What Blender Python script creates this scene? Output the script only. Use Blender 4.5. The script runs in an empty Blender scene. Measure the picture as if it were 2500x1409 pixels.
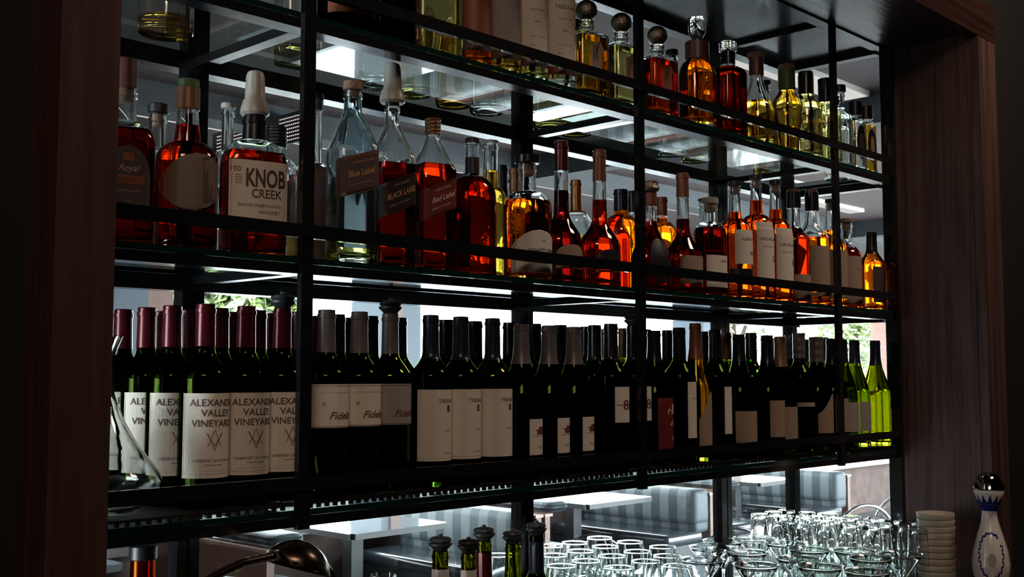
import bpy, bmesh, math, random
from mathutils import Vector, Matrix
random.seed(7)
SC = bpy.context.scene
COL = SC.collection
PI = math.pi

# ------------------------------------------------------------------ camera, world, exposure
F_PX, PITCH, HEAD = 2770.0, math.radians(4.397), math.radians(43.94)
CAM = Vector((0.0, -1.52, 0.0))
cd = bpy.data.cameras.new('camera'); cam = bpy.data.objects.new('camera', cd); COL.objects.link(cam)
cam.location = CAM
cam.rotation_euler = (PI/2 + PITCH, 0, -(PI/2 - HEAD))
cd.sensor_width = 36.0; cd.lens = 36.0*F_PX/2500.0; cd.clip_start = 0.02; cd.clip_end = 300
SC.camera = cam
w = bpy.data.worlds.new('daylight'); SC.world = w; w.use_nodes = True
SKY_COL, SKY_STR = (0.88, 0.96, 1.0, 1), 20.0
bgn = w.node_tree.nodes['Background']; bgn.inputs[0].default_value = SKY_COL; bgn.inputs[1].default_value = SKY_STR
SC.view_settings.view_transform = 'Standard'; SC.view_settings.look = 'None'
SC.view_settings.exposure = 0.0; SC.view_settings.gamma = 1.0; SC.view_settings.use_curve_mapping = False
SC.render.engine = 'CYCLES'
cy = SC.cycles
cy.max_bounces = 22; cy.transmission_bounces = 20; cy.glossy_bounces = 8; cy.diffuse_bounces = 4; cy.transparent_max_bounces = 40
cy.sample_clamp_indirect = 12.0; cy.caustics_reflective = True; cy.caustics_refractive = True; cy.blur_glossy = 0.3
try:
    cy.use_denoising = True; cy.denoiser = 'OPENIMAGEDENOISE'; cy.use_adaptive_sampling = True; cy.adaptive_threshold = 0.02
except Exception: pass

def area(name, loc, rot, sx, sy, power, col):
    l = bpy.data.lights.new(name, 'AREA'); l.shape = 'RECTANGLE'; l.size = sx; l.size_y = sy; l.energy = power; l.color = col
    o = bpy.data.objects.new(name, l); COL.objects.link(o); o.location = loc; o.rotation_euler = rot
    return o
# dim warm ceiling lamp of the bar room, behind the person taking the photograph
area('bar_warm_light', (-.9, -2.5, 1.95), (math.radians(35), 0, math.radians(-35)), 1.2, 0.6, 26.0, (1.0, 0.70, 0.54))

area('bar_warm_light', (3.3, -1.25, 2.05), (math.radians(20), 0, 0), .8, 0.4, 19.0, (1.0, 0.76, 0.62))  # added warm fill, brightens labels and objects at the right
# a pixel of the photograph turned into a point of the place, on the upright plane Y
_fw = Vector((math.cos(HEAD)*math.cos(PITCH), math.sin(HEAD)*math.cos(PITCH), math.sin(PITCH)))
_rt = Vector((math.sin(HEAD), -math.cos(HEAD), 0)); _up = _rt.cross(_fw)
def at(px, py, Y):
    d = _fw*F_PX + _rt*(px-1250) + _up*(704.5-py)
    return CAM + d*((Y-CAM.y)/d.y)

# ------------------------------------------------------------------ materials
MATS = {}
def nt(name):
    m = bpy.data.materials.new(name); m.use_nodes = True
    t = m.node_tree; return m, t, t.nodes['Principled BSDF']
def mat(name, col, rough=0.5, metal=0.0, spec=0.5, noise=0.0, nscale=30, bump=0.0, bscale=80, stretch=None, coat=0.0, sheen=0.0):
    m, t, p = nt(name)
    p.inputs['Base Color'].default_value = (*col, 1); p.inputs['Roughness'].default_value = rough
    p.inputs['Metallic'].default_value = metal; p.inputs['Specular IOR Level'].default_value = spec
    p.inputs['Coat Weight'].default_value = coat
    tc = t.nodes.new('ShaderNodeTexCoord'); mp = t.nodes.new('ShaderNodeMapping'); t.links.new(tc.outputs['Object'], mp.inputs[0])
    if stretch: mp.inputs['Scale'].default_value = stretch
    if noise:
        n = t.nodes.new('ShaderNodeTexNoise'); n.inputs['Scale'].default_value = nscale; n.inputs['Detail'].default_value = 5
        t.links.new(mp.outputs[0], n.inputs[0])
        r = t.nodes.new('ShaderNodeMapRange'); r.inputs[1].default_value = .3; r.inputs[2].default_value = .7
        r.inputs[3].default_value = 1-noise; r.inputs[4].default_value = 1+noise
        t.links.new(n.outputs['Fac'], r.inputs[0])
        mx = t.nodes.new('ShaderNodeVectorMath'); mx.operation = 'SCALE'; mx.inputs[0].default_value = col
        t.links.new(r.outputs[0], mx.inputs['Scale']); t.links.new(mx.outputs[0], p.inputs['Base Color'])
    if bump:
        n2 = t.nodes.new('ShaderNodeTexNoise'); n2.inputs['Scale'].default_value = bscale; n2.inputs['Detail'].default_value = 4
        t.links.new(mp.outputs[0], n2.inputs[0])
        b = t.nodes.new('ShaderNodeBump'); b.inputs['Strength'].default_value = bump; b.inputs['Distance'].default_value = .002
        t.links.new(n2.outputs['Fac'], b.inputs['Height']); t.links.new(b.outputs[0], p.inputs['Normal'])
    MATS[name] = m; return m
def glass(name, col, ior=1.5, rough=0.0, bump=0.0, bscale=60):
    m = bpy.data.materials.new(name); m.use_nodes = True; t = m.node_tree; t.nodes.clear()
    o = t.nodes.new('ShaderNodeOutputMaterial'); g = t.nodes.new('ShaderNodeBsdfGlass')
    g.inputs['Color'].default_value = (*col, 1); g.inputs['IOR'].default_value = ior; g.inputs['Roughness'].default_value = rough
    t.links.new(g.outputs[0], o.inputs[0])
    if bump:
        tc = t.nodes.new('ShaderNodeTexCoord'); n2 = t.nodes.new('ShaderNodeTexNoise'); n2.inputs['Scale'].default_value = bscale
        t.links.new(tc.outputs['Object'], n2.inputs[0])
        b = t.nodes.new('ShaderNodeBump'); b.inputs['Strength'].default_value = bump; b.inputs['Distance'].default_value = .002
        t.links.new(n2.outputs['Fac'], b.inputs['Height']); t.links.new(b.outputs[0], g.inputs['Normal'])
    MATS[name] = m; return m
def pane(name, tint, f0=0.04, smudge=0.0):
    # thin flat glass: what passes and what is mirrored, after Schlick
    m = bpy.data.materials.new(name); m.use_nodes = True; t = m.node_tree; t.nodes.clear()
    o = t.nodes.new('ShaderNodeOutputMaterial'); tr = t.nodes.new('ShaderNodeBsdfTransparent'); gl = t.nodes.new('ShaderNodeBsdfGlossy')
    gl.inputs['Roughness'].default_value = 0.0; tr.inputs[0].default_value = (*tint, 1)
    lw = t.nodes.new('ShaderNodeLayerWeight'); lw.inputs[0].default_value = .5
    pw = t.nodes.new('ShaderNodeMath'); pw.operation = 'POWER'; pw.inputs[1].default_value = 5.0
    ma = t.nodes.new('ShaderNodeMath'); ma.operation = 'MULTIPLY_ADD'; ma.inputs[1].default_value = 1-f0; ma.inputs[2].default_value = f0
    t.links.new(lw.outputs['Facing'], pw.inputs[0]); t.links.new(pw.outputs[0], ma.inputs[0])
    mx = t.nodes.new('ShaderNodeMixShader'); t.links.new(ma.outputs[0], mx.inputs[0]); t.links.new(tr.outputs[0], mx.inputs[1]); t.links.new(gl.outputs[0], mx.inputs[2])
    last = mx
    if smudge:
        tc = t.nodes.new('ShaderNodeTexCoord'); mp = t.nodes.new('ShaderNodeMapping'); mp.inputs['Scale'].default_value = (14, 14, 3)
        n = t.nodes.new('ShaderNodeTexNoise'); n.inputs['Scale'].default_value = 3; n.inputs['Detail'].default_value = 8; n.inputs['Roughness'].default_value = .7
        r = t.nodes.new('ShaderNodeMapRange'); r.inputs[1].default_value = .48; r.inputs[2].default_value = .8; r.inputs[3].default_value = smudge*.35; r.inputs[4].default_value = smudge*2.5
        d = t.nodes.new('ShaderNodeBsdfTranslucent'); d.inputs[0].default_value = (.8, .85, .9, 1)
        t.links.new(tc.outputs['Object'], mp.inputs[0]); t.links.new(mp.outputs[0], n.inputs[0]); t.links.new(n.outputs['Fac'], r.inputs[0])
        m2 = t.nodes.new('ShaderNodeMixShader'); t.links.new(r.outputs[0], m2.inputs[0]); t.links.new(mx.outputs[0], m2.inputs[1]); t.links.new(d.outputs[0], m2.inputs[2]); last = m2
    t.links.new(last.outputs[0], o.inputs[0]); MATS[name] = m; return m
def emit(name, col, s):
    m = bpy.data.materials.new(name); m.use_nodes = True; t = m.node_tree; t.nodes.clear()
    o = t.nodes.new('ShaderNodeOutputMaterial'); e = t.nodes.new('ShaderNodeEmission'); e.inputs[0].default_value = (*col, 1); e.inputs[1].default_value = s
    t.links.new(e.outputs[0], o.inputs[0]); MATS[name] = m; return m
def grain(name, c1, c2, axis='Z', freq=70, rough=.42, bump=.5):
    m, t, p = nt(name)
    tc = t.nodes.new('ShaderNodeTexCoord'); mp = t.nodes.new('ShaderNodeMapping')
    mp.inputs['Scale'].default_value = {'Z': (1, 1, .03), 'X': (.03, 1, 1), 'Y': (1, .03, 1)}[axis]
    n = t.nodes.new('ShaderNodeTexNoise'); n.inputs['Scale'].default_value = freq; n.inputs['Detail'].default_value = 6; n.inputs['Roughness'].default_value = .65
    cr = t.nodes.new('ShaderNodeValToRGB'); cr.color_ramp.elements[0].position = .35; cr.color_ramp.elements[1].position = .66
    cr.color_ramp.elements[0].color = (*c1, 1); cr.color_ramp.elements[1].color = (*c2, 1)
    b = t.nodes.new('ShaderNodeBump'); b.inputs['Strength'].default_value = bump; b.inputs['Distance'].default_value = .003
    t.links.new(tc.outputs['Object'], mp.inputs[0]); t.links.new(mp.outputs[0], n.inputs[0]); t.links.new(n.outputs['Fac'], cr.inputs[0])
    t.links.new(cr.outputs[0], p.inputs['Base Color']); t.links.new(n.outputs['Fac'], b.inputs['Height']); t.links.new(b.outputs[0], p.inputs['Normal'])
    p.inputs['Roughness'].default_value = rough; MATS[name] = m; return m
def stripes(name, c1, c2, period, axis=1):
    m, t, p = nt(name)
    tc = t.nodes.new('ShaderNodeTexCoord'); sp = t.nodes.new('ShaderNodeSeparateXYZ'); t.links.new(tc.outputs['Object'], sp.inputs[0])
    a = t.nodes.new('ShaderNodeMath'); a.operation = 'DIVIDE'; a.inputs[1].default_value = period; t.links.new(sp.outputs[axis], a.inputs[0])
    f = t.nodes.new('ShaderNodeMath'); f.operation = 'FRACT'; t.links.new(a.outputs[0], f.inputs[0])
    g = t.nodes.new('ShaderNodeMath'); g.operation = 'GREATER_THAN'; g.inputs[1].default_value = .5; t.links.new(f.outputs[0], g.inputs[0])
    mx = t.nodes.new('ShaderNodeMix'); mx.data_type = 'RGBA'; t.links.new(g.outputs[0], mx.inputs[0]); mx.inputs[6].default_value = (*c1, 1); mx.inputs[7].default_value = (*c2, 1)
    t.links.new(mx.outputs[2], p.inputs['Base Color']); p.inputs['Roughness'].default_value = .55; MATS[name] = m; return m

mat('steel', (.008, .009, .011), .15, .0, .7, noise=.25, nscale=60)
mat('black', (.006, .006, .007), .5)
mat('rubber', (.012, .012, .012), .6)
mat('rubber_grey', (.035, .04, .045), .45)
grain('wood_jamb', (.024, .008, .005), (.06, .024, .016), 'Z', 60, .62, .6)
grain('wood_panel', (.040, .018, .013), (.13, .072, .055), 'Z', 60, .50, .8)
grain('wood_head', (.022, .010, .008), (.06, .03, .022), 'X', 60, .25, .35)
mat('counter', (.03, .03, .032), .12, noise=.3, nscale=12)
mat('bar_wall', (.004, .003, .0035), .8)
mat('patio_wall', (.075, .042, .034), .7, noise=.35, nscale=8)
mat('patio_ceiling', (.030, .0155, .0165), .7, noise=.1, nscale=3)
mat('patio_beam', (.012, .015, .020), .6)
mat('patio_floor', (.07, .07, .075), .45, noise=.3, nscale=6)
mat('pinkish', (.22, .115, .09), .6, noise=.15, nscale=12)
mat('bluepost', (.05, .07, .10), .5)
mat('sill', (.75, .70, .66), .35)
mat('tabletop', (.20, .205, .215), .10, spec=.9, coat=.6)
mat('table_edge', (.016, .019, .023), .45)
mat('vinyl', (.022, .028, .036), .20, spec=.8)
grain('booth_wood', (.07, .03, .02), (.17, .08, .055), 'Y', 9, .4, .3)
mat('booth_rail', (.28, .15, .12), .25)
stripes('striped', (.042, .058, .068), (.13, .155, .165), .182)
mat('leafA', (.10, .16, .04), .5, noise=.5, nscale=2)
mat('leafB', (.26, .34, .12), .5, noise=.4, nscale=2)
mat('leafC', (.34, .38, .26), .5, noise=.3, nscale=2)
mat('bark', (.08, .06, .045), .8, noise=.3)
mat('chrome', (.55, .55, .55), .15, 1.0)
mat('silver', (.62, .60, .58), .08, 1.0)
mat('brass_dark', (.20, .15, .11), .25, 1.0)
mat('chair_steel', (.30, .31, .33), .22, 1.0)
mat('street', (.09, .09, .09), .8)
pane('shelf_glass', (.90, .965, .945), .05)
pane('window_glass', (.93, .97, .97), .045, smudge=.008)
mat('shelf_edge', (.002, .022, .018), .15)
glass('clear', (.975, .99, .985)); glass('clear_rough', (.97, .985, .98), bump=.2, bscale=60)
glass('bluish', (.90, .965, .98)); glass('aqua', (.45, .83, .92))
glass('green_glass', (.16, .26, .05)); glass('olive_glass', (.50, .56, .10)); glass('dead_leaf', (.60, .62, .12)); glass('dark_glass', (.05, .04, .02)); glass('amber_glass', (.75, .30, .05)); glass('lime', (.35, .75, .12))
glass('spirit_amber', (.76, .19, .018), 1.34); glass('spirit_red', (.50, .065, .012), 1.34); glass('spirit_orange', (.90, .34, .035), 1.34)
glass('cognac', (.20, .016, .014), 1.34); glass('spirit_gold', (.84, .63, .19), 1.34); glass('spirit_pale', (.86, .80, .46), 1.34); glass('spirit_clear', (.97, .98, .96), 1.34)
glass('red_wine', (.05, .004, .01), 1.34); glass('white_wine', (.94, .93, .35), 1.34); glass('rose_wine', (.95, .42, .22), 1.34)
mat('frosted', (.38, .37, .32), .35, noise=.1)
mat('cork', (.27, .17, .115), .8, noise=.3, nscale=200)
mat('cap_black', (.010, .011, .013), .38)
mat('foil_maroon', (.085, .008, .014), .25, .35); mat('foil_navy', (.018, .026, .045), .28, .3); mat('foil_black', (.012, .014, .016), .25, .3)
mat('foil_grey', (.13, .12, .118), .4, .2); mat('foil_gold', (.36, .17, .06), .35, .6); mat('foil_white', (.62, .62, .60), .4)
mat('foil_tan', (.22, .12, .06), .4, .4); mat('foil_rust', (.20, .07, .035), .4, .3); mat('foil_green', (.06, .13, .035), .5); mat('foil_brown', (.11, .04, .03), .4)
mat('gold', (.62, .40, .16), .25, 1.0); mat('pewter', (.30, .25, .20), .35, 1.0, bump=1.0, bscale=260)
mat('paper', (.74, .70, .60), .75, noise=.04, nscale=200); mat('paper_tan', (.34, .25, .18), .75); mat('paper_grey', (.32, .29, .26), .75)
mat('paper_black', (.014, .012, .012), .45); mat('paper_red', (.15, .014, .014), .5); mat('paper_dark', (.07, .045, .04), .6); mat('paper_orange', (.27, .075, .025), .5); mat('paper_umber', (.17, .12, .085), .7)
mat('ink', (.085, .06, .05), .7); mat('ink_red', (.14, .04, .035), .7); mat('ink_gold', (.75, .42, .22), .4, .4); mat('ink_pale', (.70, .62, .55), .6); mat('ink_grey', (.28, .24, .20), .7)
mat('ceramic', (.82, .79, .74), .15, coat=.5); mat('cobalt', (.01, .03, .22), .2); mat('stoneware', (.50, .46, .38), .6, noise=.08)
mat('card', (.07, .075, .08), .3); mat('white_paint', (.75, .68, .62), .5)
emit('strip_light', (1.0, .90, .84), .85); emit('dot_glow', (1.0, .78, .72), 1.1)
M = MATS

# ------------------------------------------------------------------ helpers
def link(name, me, parent=None, loc=None, rz=0):
    o = bpy.data.objects.new(name, me); COL.objects.link(o)
    if parent: o.parent = parent
    if loc is not None: o.location = loc
    if rz: o.rotation_euler = (0, 0, rz)
    return o
def thing(name, label, cat, loc=(0, 0, 0), rz=0, group=None):
    o = bpy.data.objects.new(name, None); COL.objects.link(o); o.empty_display_size = .05
    o.location = loc; o.rotation_euler = (0, 0, rz); o['label'] = label; o['category'] = cat
    if group: o['group'] = group
    return o
def tag(o, label, cat, group=None, kind=None):
    o['label'] = label; o['category'] = cat
    if group: o['group'] = group
    if kind: o['kind'] = kind
    return o
def fin(bm, name, m, parent=None, smooth=False, loc=None, rz=0):
    me = bpy.data.meshes.new(name); bm.to_mesh(me); bm.free()
    for mm in (m if isinstance(m, (list, tuple)) else [m]): me.materials.append(M[mm])
    if smooth: me.polygons.foreach_set('use_smooth', [True]*len(me.polygons))
    return link(name, me, parent, loc, rz)
def box(bm, x0, x1, y0, y1, z0, z1, mi=0, bevel=0.0):
    r = bmesh.ops.create_cube(bm, size=1.0)
    vs = r['verts']
    for v in vs: v.co = Vector(((x0+x1)/2 + v.co.x*(x1-x0), (y0+y1)/2 + v.co.y*(y1-y0), (z0+z1)/2 + v.co.z*(z1-z0)))
    fs = {f for v in vs for f in v.link_faces}
    for f in fs: f.material_index = mi
    if bevel:
        es = {e for v in vs for e in v.link_edges}
        bmesh.ops.bevel(bm, geom=list(es), offset=bevel, segments=3, profile=.6, affect='EDGES')
def boxo(name, m, b, parent=None, bevel=0.0, smooth=False):
    bm = bmesh.new(); box(bm, *b, bevel=bevel); return fin(bm, name, m, parent, smooth)
def struct(name, m, boxes):
    bm = bmesh.new()
    for b in boxes: box(bm, *b)
    o = fin(bm, name, m); o['kind'] = 'structure'; return o
def tube(bm, pts, r, n=10, mi=0, closed=False):
    pts = [Vector(p) for p in pts]; rings = []; prev = None
    for i, p in enumerate(pts):
        a = pts[(i-1) % len(pts)] if (i > 0 or closed) else p; b = pts[(i+1) % len(pts)] if (i < len(pts)-1 or closed) else p
        d = (b-a).normalized(); u = d.orthogonal().normalized() if prev is None else (prev - d*prev.dot(d)).normalized(); prev = u; v = d.cross(u)
        rr = r[i] if isinstance(r, (list, tuple)) else r
        rings.append([bm.verts.new(p + u*rr*math.cos(2*PI*k/n) + v*rr*math.sin(2*PI*k/n)) for k in range(n)])
    m = len(rings)
    for i in range(m if closed else m-1):
        for k in range(n):
            f = bm.faces.new((rings[i][k], rings[i][(k+1) % n], rings[(i+1) % m][(k+1) % n], rings[(i+1) % m][k])); f.material_index = mi
    if not closed:
        bm.faces.new(rings[0][::-1]).material_index = mi; bm.faces.new(rings[-1]).material_index = mi
def ring_xy(rx, ry, p, n):
    out = []
    for k in range(n):
        c, s = math.cos(2*PI*k/n), math.sin(2*PI*k/n)
        if p == 2: out.append((rx*c, ry*s))
        else: out.append((rx*math.copysign(abs(c)**(2/p), c), ry*math.copysign(abs(s)**(2/p), s)))
    return out
def loft(bm, rings, n=40, cap0=True, cap1=True, mi=0):
    """rings: list of (rx, ry, p, z)"""
    prev = None; first = None
    for (rx, ry, p, z) in rings:
        vs = [bm.verts.new((x, y, z)) for x, y in ring_xy(rx, ry, p, n)]
        if prev:
            for k in range(n):
                f = bm.faces.new((prev[k], prev[(k+1) % n], vs[(k+1) % n], vs[k])); f.material_index = mi
        else: first = vs
        prev = vs
    if cap0: bm.faces.new(first[::-1]).material_index = mi
    if cap1: bm.faces.new(prev).material_index = mi
def lathe(name, prof, m, parent=None, n=32, loc=None, smooth=True):
    bm = bmesh.new(); loft(bm, [(r, r, 2, z) for r, z in prof], n)
    o = fin(bm, name, m, parent, smooth, loc); return auto(o)
def auto(o, ang=40):
    me = o.data; bm = bmesh.new(); bm.from_mesh(me)
    lim = math.radians(ang)
    for e in bm.edges:
        if len(e.link_faces) == 2 and e.calc_face_angle(0) > lim: e.smooth = False
    bm.to_mesh(me); bm.free(); return o
def dense(prof, step=.006):
    """prof: (z, rx, ry, p) list, with extra rings between by a smooth ease where radius changes"""
    return prof
def shell(name, prof, t, base, m, parent, n=40):
    """hollow glass: prof = list of (z, rx, ry, p); wall t, bottom thickness base"""
    bm = bmesh.new()
    outer = [(rx, ry, p, z) for z, rx, ry, p in prof]
    inner = [(max(rx-t, .003), max(ry-t, .003), p, z) for z, rx, ry, p in prof if z > base+.004]
    r0 = interp(prof, base+.004)
    inner = [(max(r0[0]-t, .003), max(r0[1]-t, .003), r0[2], base+.004)] + inner
    inner = [(inner[0][0]*.82, inner[0][1]*.82, inner[0][2], base)] + inner
    b0 = outer[0]
    rings = [(b0[0]*.8, b0[1]*.8, b0[2], b0[3]+.003)] + outer + inner[::-1]
    loft(bm, rings, n)
    o = fin(bm, name, m, parent, True); return auto(o, 35)
def interp(prof, z):
    for a, b in zip(prof, prof[1:]):
        if a[0] <= z <= b[0]:
            k = (z-a[0])/max(b[0]-a[0], 1e-6); return [a[i]+(b[i]-a[i])*k for i in (1, 2, 3)]
    return list(prof[-1][1:]) if z > prof[-1][0] else list(prof[0][1:])
def liquid(prof, t, base, level, m, parent, n=40, name='liquid'):
    e = .0005; bm = bmesh.new()
    zs = [z for z, *_ in prof if base+.004 < z < level]
    r0 = interp(prof, base+.004)
    rings = [((r0[0]-t)*.82, (r0[1]-t)*.82, r0[2], base-e), (r0[0]-t+e, r0[1]-t+e, r0[2], base+.004)]
    for z in zs + [level]:
        r = interp(prof, z); rings.append((max(r[0]-t+e, .003), max(r[1]-t+e, .003), r[2], z))
    loft(bm, rings, n); o = fin(bm, name, m, parent, True); return auto(o, 35)

_TXT = {}
def text_geo(s, size):
    k = (s, size)
    if k not in _TXT:
        c = bpy.data.curves.new('t', 'FONT'); c.body = s; c.size = size; c.align_x = 'CENTER'; c.resolution_u = 3 if size > .0095 else 1; c.shear = .35 if s in ('Fidelity', 'Royal', 'Anejo', 'Reposado', 'Blanco', 'Red Label') else 0; c.offset = size*(.028 if size > .03 else .012 if size > .012 else .0); c.fill_mode = 'BOTH'
        o = bpy.data.objects.new('t', c); me = bpy.data.meshes.new_from_object(o)
        _TXT[k] = ([(v.co.x, v.co.y) for v in me.vertices], [tuple(p.vertices) for p in me.polygons])
        bpy.data.objects.remove(o); bpy.data.curves.remove(c); bpy.data.meshes.remove(me)
    return _TXT[k]
def surf(prof, u, z, off):
    """point on the front (-Y) of the bottle at arc u from its middle"""
    rx, ry, p = interp(prof, z)
    if p <= 2.2:
        a = u/max(rx, .004); return Vector(((rx+off)*math.sin(a), -(ry+off)*math.cos(a), z))
    q = min(abs(u)/rx, .995); return Vector((u, -(ry+off)*(1-q**p)**(1/p), z))
def label(prof, parent, z0, z1, w, m='paper', shape='rect', tilt=0.0, texts=(), boxes=(), uc=0.0, name='label', off=.0007):
    """texts: (string, size, zcentre, u, ink, xscale) ; boxes: (u0,u1,z0,z1,ink)"""
    mats = [m]; bm = bmesh.new(); nu, nz = (22, 26) if shape != 'rect' else (18, 8); h = z1-z0
    def half(kz):
        if shape == 'oval': return w/2*math.sqrt(max(0, 1-(2*kz-1)**2))+.0004
        if shape == 'arch': return w/2*(1 if kz < .55 else math.sqrt(max(0, 1-((kz-.55)/.45)**2))+.001)
        return w/2
    grid = []
    for j in range(nz+1):
        kz = j/nz; row = []
        for i in range(nu+1):
            u = uc + (2*i/nu-1)*half(kz); z = z0+h*kz+tilt*u
            if shape == 'wave': z = z0 + h*kz*(1+.35*math.sin(u/w*5+.6)) + tilt*u
            row.append(bm.verts.new(surf(prof, u, z, off)))
        grid.append(row)
    for j in range(nz):
        for i in range(nu): bm.faces.new((grid[j][i], grid[j][i+1], grid[j+1][i+1], grid[j+1][i]))
    def midx(k):
        if k not in mats: mats.append(k)
        return mats.index(k)
    for (u0, u1, a, b, ink) in boxes:
        mi = midx(ink); n = max(1, int((u1-u0)/.006))
        for i in range(n):
            ua, ub = u0+(u1-u0)*i/n, u0+(u1-u0)*(i+1)/n
            vs = [bm.verts.new(surf(prof, u, z+tilt*u, off+.0004)) for u, z in ((ua, a), (ub, a), (ub, b), (ua, b))]
            bm.faces.new(vs).material_index = mi
    for tx in texts:
        s, size, zc, u, ink = tx[:5]; xs = tx[5] if len(tx) > 5 else 1.0
        vs0, fs = text_geo(s, size); mi = midx(ink)
        vs = [bm.verts.new(surf(prof, u+x*xs, zc+y-size*.35+tilt*(u+x*xs), off+.0006)) for x, y in vs0]
        for f in fs:
            try: bm.faces.new([vs[i] for i in f]).material_index = mi
            except ValueError: pass
    o = fin(bm, name, mats, parent); return o

def S(prof, p=2, ry=None):
    """(z, r) pairs -> rings; ry = ratio of depth to width"""
    return [(z, r, r*(ry or 1), p) for z, r in prof]
def mix_prof(pts, ry=1.0, p=2, zsh=None, neck_r=None):
    """flask: body is a superellipse of power p with depth ratio ry up to height zsh, then eases to a round neck"""
    out = []
    for z, r in pts:
        if z <= zsh: out.append((z, r, r*ry, p))
        else:
            k = min(1, max(0, (r-neck_r)/(pts_max(pts)-neck_r)))
            out.append((z, r, neck_r + (pts_max(pts)*ry-neck_r)*k if k > 0 else r, 2+(p-2)*k))
    return out
def pts_max(pts): return max(r for z, r in pts)
def curve(z0, r0, z1, r1, n=6, kind='shoulder'):
    """points easing from (z0,r0) to (z1,r1)"""
    out = []
    for i in range(1, n+1):
        k = i/n
        if kind == 'shoulder':          # quarter ellipse then neck
            a = k*PI/2; out.append((z0+(z1-z0)*math.sin(a), r1+(r0-r1)*math.cos(a)))
        elif kind == 's':
            out.append((z0+(z1-z0)*k, r0+(r1-r0)*(3*k*k-2*k*k*k)))
        elif kind == 'concave':
            a = k*PI/2; out.append((z0+(z1-z0)*k, r1+(r0-r1)*(1-math.sin(a))**1.0))
        else: out.append((z0+(z1-z0)*k, r0+(r1-r0)*k))
    return out

# ------------------------------------------------------------------ levels
ZC, ZB, ZA, ZTOP = -.241, .165, .571, .982       # undersides of the shelf front rails
SURF = .027                                      # shelf surface above the underside
XB = [.20, 1.092, 1.984, 2.873]                  # front bars
XL, XR, YB = .20, 3.215, .355                    # rack ends and back
COUNTER, FLOOR = -.60, -1.75

# ------------------------------------------------------------------ bar shell
struct('trim_left', 'wood_jamb', [(.556, .628, -.27, .0, COUNTER, ZTOP-.003)])
struct('trim_right', 'wood_panel', [(3.242, 3.37, -.262, -.235, COUNTER, ZTOP-.003), (3.2385, 3.37, -.234, .02, COUNTER, 1.0)])
struct('trim_top', 'wood_head', [(.55, 3.36, -.225, .0, ZTOP+.005, 1.06), (.54, 3.371, -.263, -.23, ZTOP-.002, 1.09)])
struct('wall_front', 'bar_wall', [(-2.0, .556, -.20, .0, FLOOR, 2.2), (3.36, 6.5, -.20, .0, FLOOR, 2.2), (.50, 3.36, -.20, .36, 1.062, 2.2), (.20, .50, .0, .36, 1.062, 2.2), (.50, 3.36, -.05, .36, FLOOR, COUNTER-.055)])
struct('wall_left', 'bar_wall', [(-2.1, -2.0, -5.0, .0, FLOOR, 2.2)])
struct('wall_right', 'bar_wall', [(6.5, 6.6, -5.0, .0, FLOOR, 2.2)])
struct('wall_back', 'bar_wall', [(-2.1, 6.6, -5.1, -5.0, FLOOR, 2.2)])
struct('ceiling', 'bar_wall', [(-2.1, 6.6, -5.1, .36, 2.2, 2.3)])
struct('floor', 'counter', [(-2.1, 6.6, -5.1, .36, FLOOR-.1, FLOOR)])
boxo('back_counter', 'counter', (.56, 3.34, -.47, .352, COUNTER-.05, COUNTER), bevel=.004)
tag(bpy.data.objects['back_counter'], 'dark polished back counter running under the bottle rack', 'counter')

# ------------------------------------------------------------------ steel bottle rack
rack = thing('bottle_rack', 'tall black steel rack with glass shelves framing the window behind the bar', 'rack', (0, 0, 0))
for x in XB[1:]: boxo('front_post', 'steel', (x-.0115, x+.0115, -.006, .006, ZC-.004, 1.0), rack)
boxo('front_post', 'steel', (3.221, 3.238, -.008, .03, COUNTER, 1.0), rack)
for z, nm in ((ZC, 'shelf_rail'), (ZB, 'shelf_rail'), (ZA, 'shelf_rail'), (ZTOP, 'shelf_rail')):
    boxo('shelf_rail', 'steel', (.21, 3.212, .0, .036, z, z+.0165), rack)
    boxo('back_rail', 'steel', (.21, 3.235, .325, .365, z-.012, z+.0165), rack)
    for x in XB[1:]:
        boxo('cross_rail', 'steel', (x-.014, x+.011, .034, .327, z, z+.0165), rack)
    boxo('side_rail', 'steel', (3.205, 3.235, .034, .36, z-.006, z+.0165), rack)
for z in (ZC, ZB, ZA):
    boxo('guard_rail', 'steel', (.56, 3.212, -.012, -.002, z+.058, z+.080), rack)
for x in XB[1:3]:
    boxo('window_mullion', 'steel', (x-.026, x-.008, .338, .37, COUNTER, ZTOP), rack); boxo('window_mullion', 'steel', (x-.002, x+.018, .338, .37, COUNTER, ZTOP), rack)
boxo('window_mullion', 'steel', (2.80, 2.825, .338, .37, COUNTER, ZTOP), rack); boxo('window_mullion', 'steel', (2.83, 2.852, .338, .37, COUNTER, ZTOP), rack)
boxo('corner_post', 'steel', (3.205, 3.235, .335, .37, COUNTER, ZTOP), rack)
boxo('top_panel', 'steel', (.21, 3.235, .036, .36, ZTOP+.012, ZTOP+.024), rack)
for z in (ZC, ZB, ZA):
    bm = bmesh.new(); box(bm, .215, 3.204, .0005, .345, z+.0170, z+SURF)
    for f in bm.faces: f.material_index = 0 if abs(f.normal.z) > .5 else 1
    fin(bm, 'glass_shelf', ['shelf_glass', 'shelf_edge'], rack)
win = boxo('window_1', 'window_glass', (.21, 3.204, .352, .356, COUNTER, ZTOP)); win['kind'] = 'structure'
win = boxo('window_2', 'window_glass', (3.218, 3.222, .03, .335, COUNTER, ZTOP)); win['kind'] = 'structure'
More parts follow.
